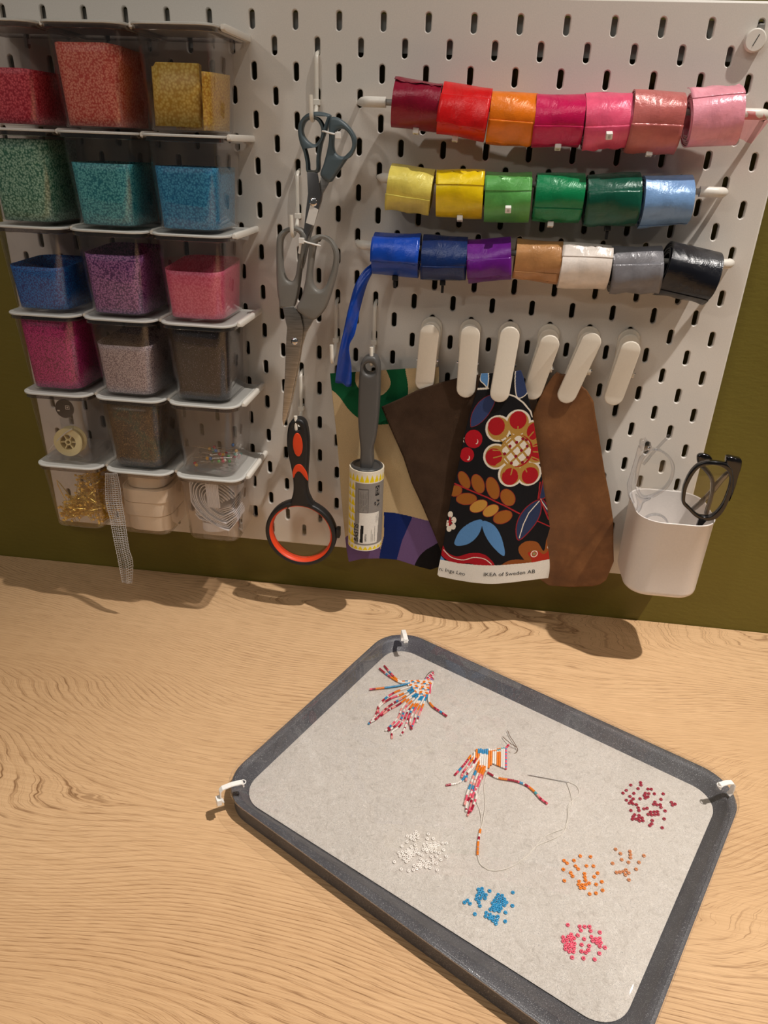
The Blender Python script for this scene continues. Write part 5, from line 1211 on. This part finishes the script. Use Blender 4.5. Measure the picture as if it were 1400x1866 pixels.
scatter([(0.3758,-0.3364),(0.3791,-0.3399),(0.3871,-0.3366),(0.3870,-0.3385),(0.3868,-0.3407),(0.3977,-0.3390),(0.3792,-0.3456),(0.3842,-0.3472),(0.3926,-0.3459),(0.3714,-0.3502),(0.3892,-0.3527),(0.3732,-0.3582),(0.3752,-0.3576),(0.3774,-0.3569),(0.3792,-0.3575),(0.3802,-0.3553),(0.3818,-0.3557),(0.3819,-0.3633)], 'peach', 'sparse peach cluster beside the orange one', 3)
scatter([(0.3309,-0.4083),(0.3395,-0.4082),(0.3398,-0.4102),(0.3431,-0.4078),(0.3466,-0.4072),(0.3470,-0.4104),(0.3536,-0.4105),(0.3327,-0.4154),(0.3374,-0.4152),(0.3267,-0.4184),(0.3282,-0.4194),(0.3268,-0.4201),(0.3301,-0.4181),(0.3312,-0.4190),(0.3326,-0.4200),(0.3335,-0.4186),(0.3290,-0.4208),(0.3321,-0.4173),(0.3333,-0.4211),(0.3417,-0.4173),(0.3471,-0.4149),(0.3501,-0.4160),(0.3516,-0.4156),(0.3529,-0.4163),(0.3507,-0.4174),(0.3530,-0.4178),(0.3493,-0.4176),(0.3514,-0.4193),(0.3394,-0.4219),(0.3447,-0.4219),(0.3557,-0.4215),(0.3301,-0.4240),(0.3317,-0.4231),(0.3329,-0.4238),(0.3276,-0.4268),(0.3293,-0.4263),(0.3310,-0.4267),(0.3306,-0.4251),(0.3388,-0.4268),(0.3416,-0.4272),(0.3431,-0.4258),(0.3512,-0.4264),(0.3317,-0.4323),(0.3396,-0.4317),(0.3473,-0.4313)], 'pink', 'pink cluster closest to the tray front', 4)
scatter([(0.2655,-0.3898),(0.2672,-0.3891),(0.2658,-0.3913),(0.2675,-0.3908),(0.2666,-0.3925),(0.2655,-0.3937),(0.2670,-0.3947),(0.2688,-0.3932),(0.2685,-0.3917),(0.2647,-0.3954),(0.2740,-0.3898),(0.2916,-0.3883),(0.2703,-0.3962),(0.2648,-0.3989),(0.2553,-0.4023),(0.2564,-0.4013),(0.2581,-0.4011),(0.2668,-0.4033),(0.2632,-0.4104),(0.2858,-0.4056),(0.2910,-0.3993),(0.2801,-0.4098),(0.2854,-0.4126),(0.2712,-0.4109),(0.2726,-0.4114),(0.2741,-0.4107),(0.2754,-0.4100),(0.2747,-0.4120),(0.2761,-0.4126),(0.2774,-0.4119),(0.2770,-0.4134),(0.2733,-0.4100),(0.2806,-0.3919),(0.2832,-0.3922),(0.2796,-0.3938),(0.2820,-0.3941),(0.2838,-0.3941),(0.2784,-0.3960),(0.2803,-0.3959),(0.2823,-0.3959),(0.2841,-0.3960),(0.2770,-0.3984),(0.2788,-0.3981),(0.2806,-0.3981),(0.2826,-0.3980),(0.2843,-0.3983),(0.2764,-0.4004),(0.2782,-0.4004),(0.2800,-0.4003),(0.2818,-0.4002),(0.2767,-0.4026),(0.2784,-0.4025),(0.2803,-0.4020),(0.2758,-0.4044),(0.2775,-0.4044)], 'blue', 'bright blue cluster at the front of the felt', 5)
scatter([(0.2136,-0.3456),(0.2070,-0.3509),(0.2086,-0.3502),(0.2100,-0.3520),(0.2118,-0.3506),(0.2126,-0.3488),(0.2145,-0.3479),(0.2153,-0.3501),(0.2111,-0.3527),(0.2238,-0.3462),(0.2234,-0.3509),(0.2280,-0.3498),(0.2071,-0.3565),(0.2036,-0.3611),(0.2142,-0.3583),(0.2210,-0.3567),(0.2226,-0.3554),(0.2244,-0.3565),(0.2260,-0.3552),(0.2277,-0.3559),(0.2294,-0.3546),(0.2315,-0.3550),(0.2221,-0.3586),(0.2239,-0.3588),(0.2256,-0.3581),(0.2273,-0.3585),(0.2291,-0.3576),(0.2308,-0.3568),(0.2251,-0.3605),(0.2268,-0.3607),(0.2282,-0.3599),(0.2214,-0.3607),(0.2233,-0.3611),(0.2361,-0.3531),(0.2377,-0.3528),(0.2371,-0.3593),(0.2337,-0.3627),(0.2318,-0.3659),(0.2278,-0.3670),(0.2395,-0.3648),(0.2354,-0.3686),(0.2155,-0.3619),(0.2176,-0.3657),(0.2200,-0.3667),(0.2153,-0.3634),(0.2018,-0.3677),(0.2034,-0.3668),(0.2050,-0.3677),(0.2064,-0.3660),(0.2081,-0.3646),(0.2096,-0.3634),(0.2114,-0.3626),(0.2045,-0.3695),(0.2062,-0.3692),(0.2077,-0.3675),(0.2092,-0.3663),(0.2108,-0.3650),(0.2122,-0.3642),(0.2072,-0.3712),(0.2087,-0.3697),(0.2100,-0.3680),(0.2071,-0.3731),(0.2086,-0.3722),(0.1992,-0.3762),(0.2053,-0.3819),(0.2113,-0.3826),(0.2150,-0.3775),(0.2165,-0.3766),(0.2180,-0.3754),(0.2196,-0.3740),(0.2211,-0.3726),(0.2226,-0.3718),(0.2167,-0.3790),(0.2184,-0.3774),(0.2202,-0.3764),(0.2219,-0.3750),(0.2237,-0.3736),(0.2204,-0.3713),(0.2156,-0.3805),(0.2238,-0.3759),(0.2270,-0.3770),(0.2277,-0.3727),(0.2293,-0.3710),(0.2316,-0.3724),(0.2333,-0.3783)], 'white', 'white cluster left of the blue one', 6)

def barrel(mb, p, d, r, h_, ci_):
    d = Vector(d).normalized(); a = d.orthogonal().normalized(); b_ = d.cross(a); p = Vector(p)
    mb.loft([[p+d*s*h_+r*k_*(math.cos(2*PI*i/8)*a+math.sin(2*PI*i/8)*b_) for i in range(8)] for s, k_ in ((-.5, .6), (-.38, .98), (.38, .98), (.5, .6))], col=ci_)
mats8 = [BM[k] for k in bn]
def strand(pts, seq, parent, name='strand', lift=0):
    P = smoothpts(pts, 6, False); mb = MB(); acc = 0; idx = 0; step = .00158
    for i in range(len(P)-1):
        a, b_ = np.array(P[i]), np.array(P[i+1]); L_s = np.linalg.norm(b_-a)
        while acc < L_s:
            c_ = a+(b_-a)*acc/L_s; dz_ = b_-a
            barrel(mb, (c_[0], c_[1], FZ+.0011+lift), (dz_[0], dz_[1], 0), .00108, step*.93, bn.index(seq[idx % len(seq)])); idx += 1; acc += step
        acc -= L_s
    return put(name, mb, mats8, parent, angle=60)
cr_, pk_, sa_, wh_, or_, bl_, te_ = 'crimson', 'pink', 'salmon', 'white', 'orange', 'blue', 'teal'
def seqr(seed, head):
    rnd = random.Random(seed); out = list(head)
    while len(out) < 60:
        c_ = rnd.choice([cr_, cr_, pk_, pk_, sa_, wh_, wh_, bl_, sa_]); out += [c_]*rnd.choice([1, 2, 2, 3])
    return out
def woven(poly, rows_dir, parent, pattern, name='woven_panel'):
    mb = MB(); P = np.array(poly); d = np.array(rows_dir, float); d /= np.linalg.norm(d); nn = np.array((-d[1], d[0])); u = P@d; v_ = P@nn
    sv, su = .00195, .00150; j = 0; vv = v_.min()
    while vv < v_.max():
        uu = u.min()+(su/2 if j % 2 else 0); i = 0
        while uu < u.max():
            c_ = d*uu+nn*vv
            if inside(np.array([c_[0]]), np.array([c_[1]]), poly)[0]:
                barrel(mb, (c_[0], c_[1], FZ+.0015), (nn[0], nn[1], 0), .00092, sv*.92, bn.index(pattern(i, j, (uu-u.min())/(np.ptp(u)), (vv-v_.min())/np.ptp(v_))))
            uu += su; i += 1
        vv += sv; j += 1
    return put(name, mb, mats8, parent, angle=60)
t = thing('beaded_earring', 'finished fringed beaded earring without thread at the back of the felt', 'earring', (*[(0.2017,-0.1714)][0], FZ), 'beaded fringe earrings')
S1 = [[(0.1905,-0.1580),(0.1825,-0.1612),(0.1755,-0.1580),(0.1677,-0.1490),(0.1595,-0.1380)], [(0.1902,-0.1614),(0.1814,-0.1634),(0.1731,-0.1592),(0.1639,-0.1523),(0.1551,-0.1441)], [(0.1897,-0.1632),(0.1785,-0.1694),(0.1675,-0.1738),(0.1502,-0.1798)],
 [(0.1922,-0.1670),(0.1793,-0.1762),(0.1706,-0.1855),(0.1647,-0.1956),(0.1620,-0.2053),(0.1643,-0.2129)], [(0.1934,-0.1708),(0.1831,-0.1816),(0.1728,-0.1899),(0.1643,-0.2015),(0.1620,-0.2111),(0.1602,-0.2204),(0.1564,-0.2291)], [(0.1950,-0.1735),(0.1860,-0.1860),(0.1768,-0.1963),(0.1688,-0.2083),(0.1634,-0.2205),(0.1580,-0.2267)],
 [(0.1964,-0.1762),(0.1886,-0.1872),(0.1817,-0.1973),(0.1732,-0.2062),(0.1664,-0.2164)], [(0.1987,-0.1782),(0.1921,-0.1866),(0.1861,-0.2012),(0.1838,-0.2157),(0.1779,-0.2283),(0.1733,-0.2366)], [(0.2004,-0.1794),(0.1945,-0.1904),(0.1892,-0.2007),(0.1876,-0.2146),(0.1835,-0.2263),(0.1766,-0.2352)],
 [(0.2018,-0.1808),(0.1964,-0.1936),(0.1921,-0.2059),(0.1896,-0.2187),(0.1853,-0.2292),(0.1803,-0.2354),(0.1810,-0.2441)], [(0.2035,-0.1817),(0.1989,-0.1944),(0.1950,-0.2066),(0.1934,-0.2180),(0.1916,-0.2303),(0.1894,-0.2385)], [(0.2055,-0.1819),(0.2012,-0.1940),(0.1981,-0.2060),(0.1960,-0.2198),(0.1989,-0.2306)],
 [(0.2071,-0.1816),(0.2037,-0.1947),(0.2008,-0.2067),(0.1997,-0.2192),(0.1975,-0.2287)], [(0.2089,-0.1808),(0.2065,-0.1943),(0.2042,-0.2061),(0.2024,-0.2187)], [(0.2116,-0.1619),(0.2121,-0.1718),(0.2115,-0.1852),(0.2163,-0.1942),(0.2230,-0.1995),(0.2315,-0.2062)]]
H1 = [[wh_]*10+[or_]*4+[cr_, pk_, pk_, cr_, bl_, bl_, sa_, pk_, cr_], [wh_]*9+[or_]*6+[pk_, cr_, pk_, bl_, bl_, sa_, cr_], [bl_]*18+[or_]*6+[cr_]*2+[pk_]*7+[cr_, sa_, pk_]*3]
for i, s_ in enumerate(S1): strand(s_, H1[i]+[cr_]*40 if i < 3 else ([pk_]*10+[wh_]*8+[or_]*5+[cr_, cr_, pk_, cr_, pk_, bl_, bl_, cr_, pk_, cr_, cr_] if i == 14 else seqr(40+i, [bl_]*5+[wh_]*3+[or_]*4 if i % 3 else [wh_]*9+[or_]*5)), t, lift=.0004*(i % 3))
woven([(0.1806,-0.1615),(0.1937,-0.1567),(0.2051,-0.1537),(0.2105,-0.1481),(0.2142,-0.1551),(0.2135,-0.1728),(0.2098,-0.1819),(0.2009,-0.1810),(0.1923,-0.1678)], Vector([(0.1808,-0.1609)][0])-Vector([(0.2134,-0.1527)][0]), t,
      lambda i, j, u, w_: (wh_, wh_, or_, wh_, or_, wh_, bl_, or_, wh_)[(i//2+j*2) % 9] if .15 < w_ < .9 else (pk_, sa_, pk_, bl_)[(i+j) % 4])
woven([(0.2047,-0.1530),(0.2111,-0.1406),(0.2135,-0.1410),(0.2141,-0.1539),(0.2111,-0.1557)], Vector([(0.2050,-0.1529)][0])-Vector([(0.2124,-0.1399)][0]), t, lambda i, j, u, w_: (pk_, wh_, cr_, pk_)[(i+j*3) % 4], 'tip')
put('jump_ring', MB().tube([(p_[0], p_[1], FZ+.002) for p_ in smoothpts([(0.2050,-0.1529),(0.2075,-0.1455),(0.2100,-0.1408),(0.2127,-0.1393),(0.2139,-0.1417),(0.2124,-0.1438)], 4, False)], .0003, 6), plain('dull_gold_wire', (150, 120, 90), .3, 1), t)
t = thing('beaded_earring', 'unfinished fringed beaded earring with ear wire and thread at the middle of the felt', 'earring', (*[(0.2761,-0.2532)][0], FZ), 'beaded fringe earrings')
S2 = [[(0.2560,-0.2544),(0.2510,-0.2650),(0.2469,-0.2723),(0.2426,-0.2797)], [(0.2584,-0.2566),(0.2539,-0.2677),(0.2499,-0.2759),(0.2487,-0.2816)], [(0.2609,-0.2581),(0.2575,-0.2686),(0.2541,-0.2748),(0.2529,-0.2824),(0.2528,-0.2864)], [(0.2528,-0.2778),(0.2488,-0.2853),(0.2441,-0.2893),(0.2346,-0.2932)], [(0.2658,-0.2528),(0.2617,-0.2622),(0.2565,-0.2722),(0.2515,-0.2799)],
 [(0.2638,-0.2628),(0.2611,-0.2727),(0.2576,-0.2862),(0.2544,-0.2991),(0.2536,-0.3053),(0.2521,-0.3127)], [(0.2657,-0.2644),(0.2630,-0.2748),(0.2596,-0.2885),(0.2572,-0.3004),(0.2542,-0.3103),(0.2540,-0.3187)], [(0.2677,-0.2654),(0.2645,-0.2778),(0.2615,-0.2909),(0.2586,-0.3045),(0.2572,-0.3140),(0.2551,-0.3238)], [(0.2692,-0.2667),(0.2664,-0.2774),(0.2633,-0.2897),(0.2609,-0.2954),(0.2624,-0.3008),(0.2596,-0.3128),(0.2576,-0.3189)],
 [(0.2706,-0.2674),(0.2682,-0.2725),(0.2662,-0.2802),(0.2638,-0.2861)], [(0.2724,-0.2727),(0.2802,-0.2770),(0.2899,-0.2778),(0.2982,-0.2786),(0.3064,-0.2818),(0.3130,-0.2878),(0.3180,-0.2948),(0.3231,-0.2991)]]
for i, s_ in enumerate(S2):
    h_ = ([or_]*4+[cr_, pk_]*3, [or_]*5+[pk_]*3, [cr_]*3, [cr_]*2+[bl_]*4+[wh_]*7+[cr_]*5, [wh_]*22)[i] if i < 5 else ([cr_]*4+[wh_]*3+[or_]*5+[cr_]*5+[cr_, pk_, bl_, bl_, wh_, cr_, cr_, pk_, or_, or_, or_, or_, te_, te_, sa_, sa_, pk_, cr_, pk_, pk_, cr_, pk_, pk_] if i == 10 else [or_]*7)
    strand(s_, seqr(70+i, h_) if i != 10 else h_+[pk_]*10, t, lift=.0004*(i % 3))
woven([(0.2613,-0.2450),(0.2716,-0.2440),(0.2819,-0.2407),(0.2904,-0.2373),(0.2905,-0.2496),(0.2905,-0.2616),(0.2880,-0.2658),(0.2817,-0.2631),(0.2767,-0.2601),(0.2706,-0.2712),(0.2639,-0.2647),(0.2565,-0.2573)], Vector([(0.2907,-0.2376)][0])-Vector([(0.2902,-0.2617)][0]), t,
      lambda i, j, u, w_: (pk_ if (i+j) % 3 else bl_) if w_ < .09 or u > .93 else ((bl_ if .55 < w_ < .85 and u > .6 else ((wh_, wh_, or_, wh_, or_)[(j//2) % 5] if u < .75 else (wh_, wh_, wh_, te_, or_)[(i+j) % 5]))))
strand([(0.2885,-0.2404),(0.2905,-0.2360),(0.2917,-0.2342)], [pk_, cr_], t, 'tip')
EW = plain('dull_gold_wire', (150, 120, 90), .3, 1)
put('ear_wire', MB().tube([(p_[0], p_[1], FZ+.0015+.002*math.sin(i*.2)) for i, p_ in enumerate(smoothpts([(0.2860,-0.2250),(0.2892,-0.2301),(0.2935,-0.2351),(0.2986,-0.2379),(0.2998,-0.2402),(0.2977,-0.2429),(0.2940,-0.2435),(0.2916,-0.2419)], 4, False))], .00032, 6), EW, t)
put('ear_wire', MB().tube([(p_[0], p_[1], FZ+.002) for p_ in smoothpts([(0.2909,-0.2163),(0.2930,-0.2238),(0.2968,-0.2315),(0.2997,-0.2392)], 4, False)], .00032, 6), EW, t)
THR = plain('white_thread', (226, 220, 208), .7)
t2 = thing('thread', 'fine white thread looping across the felt from the unfinished earring to the needle', 'thread', (*[(0.2870,-0.3690)][0], FZ))
for off, pts in ((0, [(0.2707,-0.2704),(0.2653,-0.2896),(0.2635,-0.3004),(0.2625,-0.3066),(0.2656,-0.3153),(0.2671,-0.3281),(0.2667,-0.3329),(0.2645,-0.3441),(0.2641,-0.3598),(0.2676,-0.3686),(0.2760,-0.3715),(0.2870,-0.3686),(0.2996,-0.3585),(0.3101,-0.3459),(0.3170,-0.3349),(0.3264,-0.3280),(0.3360,-0.3217),(0.3399,-0.3098),(0.3408,-0.2997),(0.3460,-0.2912),(0.3519,-0.2828),(0.3511,-0.2746),(0.3435,-0.2704)]),
                 (1, [(0.2713,-0.2722),(0.2689,-0.2890),(0.2700,-0.3079),(0.2684,-0.3247),(0.2669,-0.3337),(0.2643,-0.3457),(0.2644,-0.3605),(0.2686,-0.3693),(0.2772,-0.3718),(0.2895,-0.3672),(0.3021,-0.3559),(0.3108,-0.3445),(0.3233,-0.3362),(0.3342,-0.3275),(0.3388,-0.3165),(0.3412,-0.3014),(0.3449,-0.2957),(0.3447,-0.2836),(0.3424,-0.2715)])):
    put('strand', MB().tube([(x, y, FZ+.0004+.0003*(1+math.sin(i*.35+off*2))) for i, (x, y) in enumerate(smoothpts(pts, 6, False))], .00026, 5), THR, t2)
t3 = thing('threaded_beads', 'short row of orange and white beads strung on the loose thread', 'beads', (*[(0.2646,-0.3486)][0], FZ))
strand([(0.2661,-0.3356),(0.2653,-0.3416),(0.2645,-0.3493),(0.2642,-0.3604)], [or_, or_, or_, wh_, wh_, cr_, cr_, wh_, or_, or_, or_, 'peach', or_, 'peach', or_], t3)
nd = [(0.3077,-0.2684),(0.3444,-0.2714)]
tag(put('needle', MB().tube([(nd[0][0], nd[0][1], FZ+.0005), (nd[0][0]*.9+nd[1][0]*.1, nd[0][1]*.9+nd[1][1]*.1, FZ+.0006), (nd[1][0], nd[1][1], FZ+.0010)], [.0001, .00034, .00036], 8), plain('steel_wire', (190, 188, 184), .25, 1), None), 'thin steel beading needle lying on the felt right of the unfinished earring', 'needle')
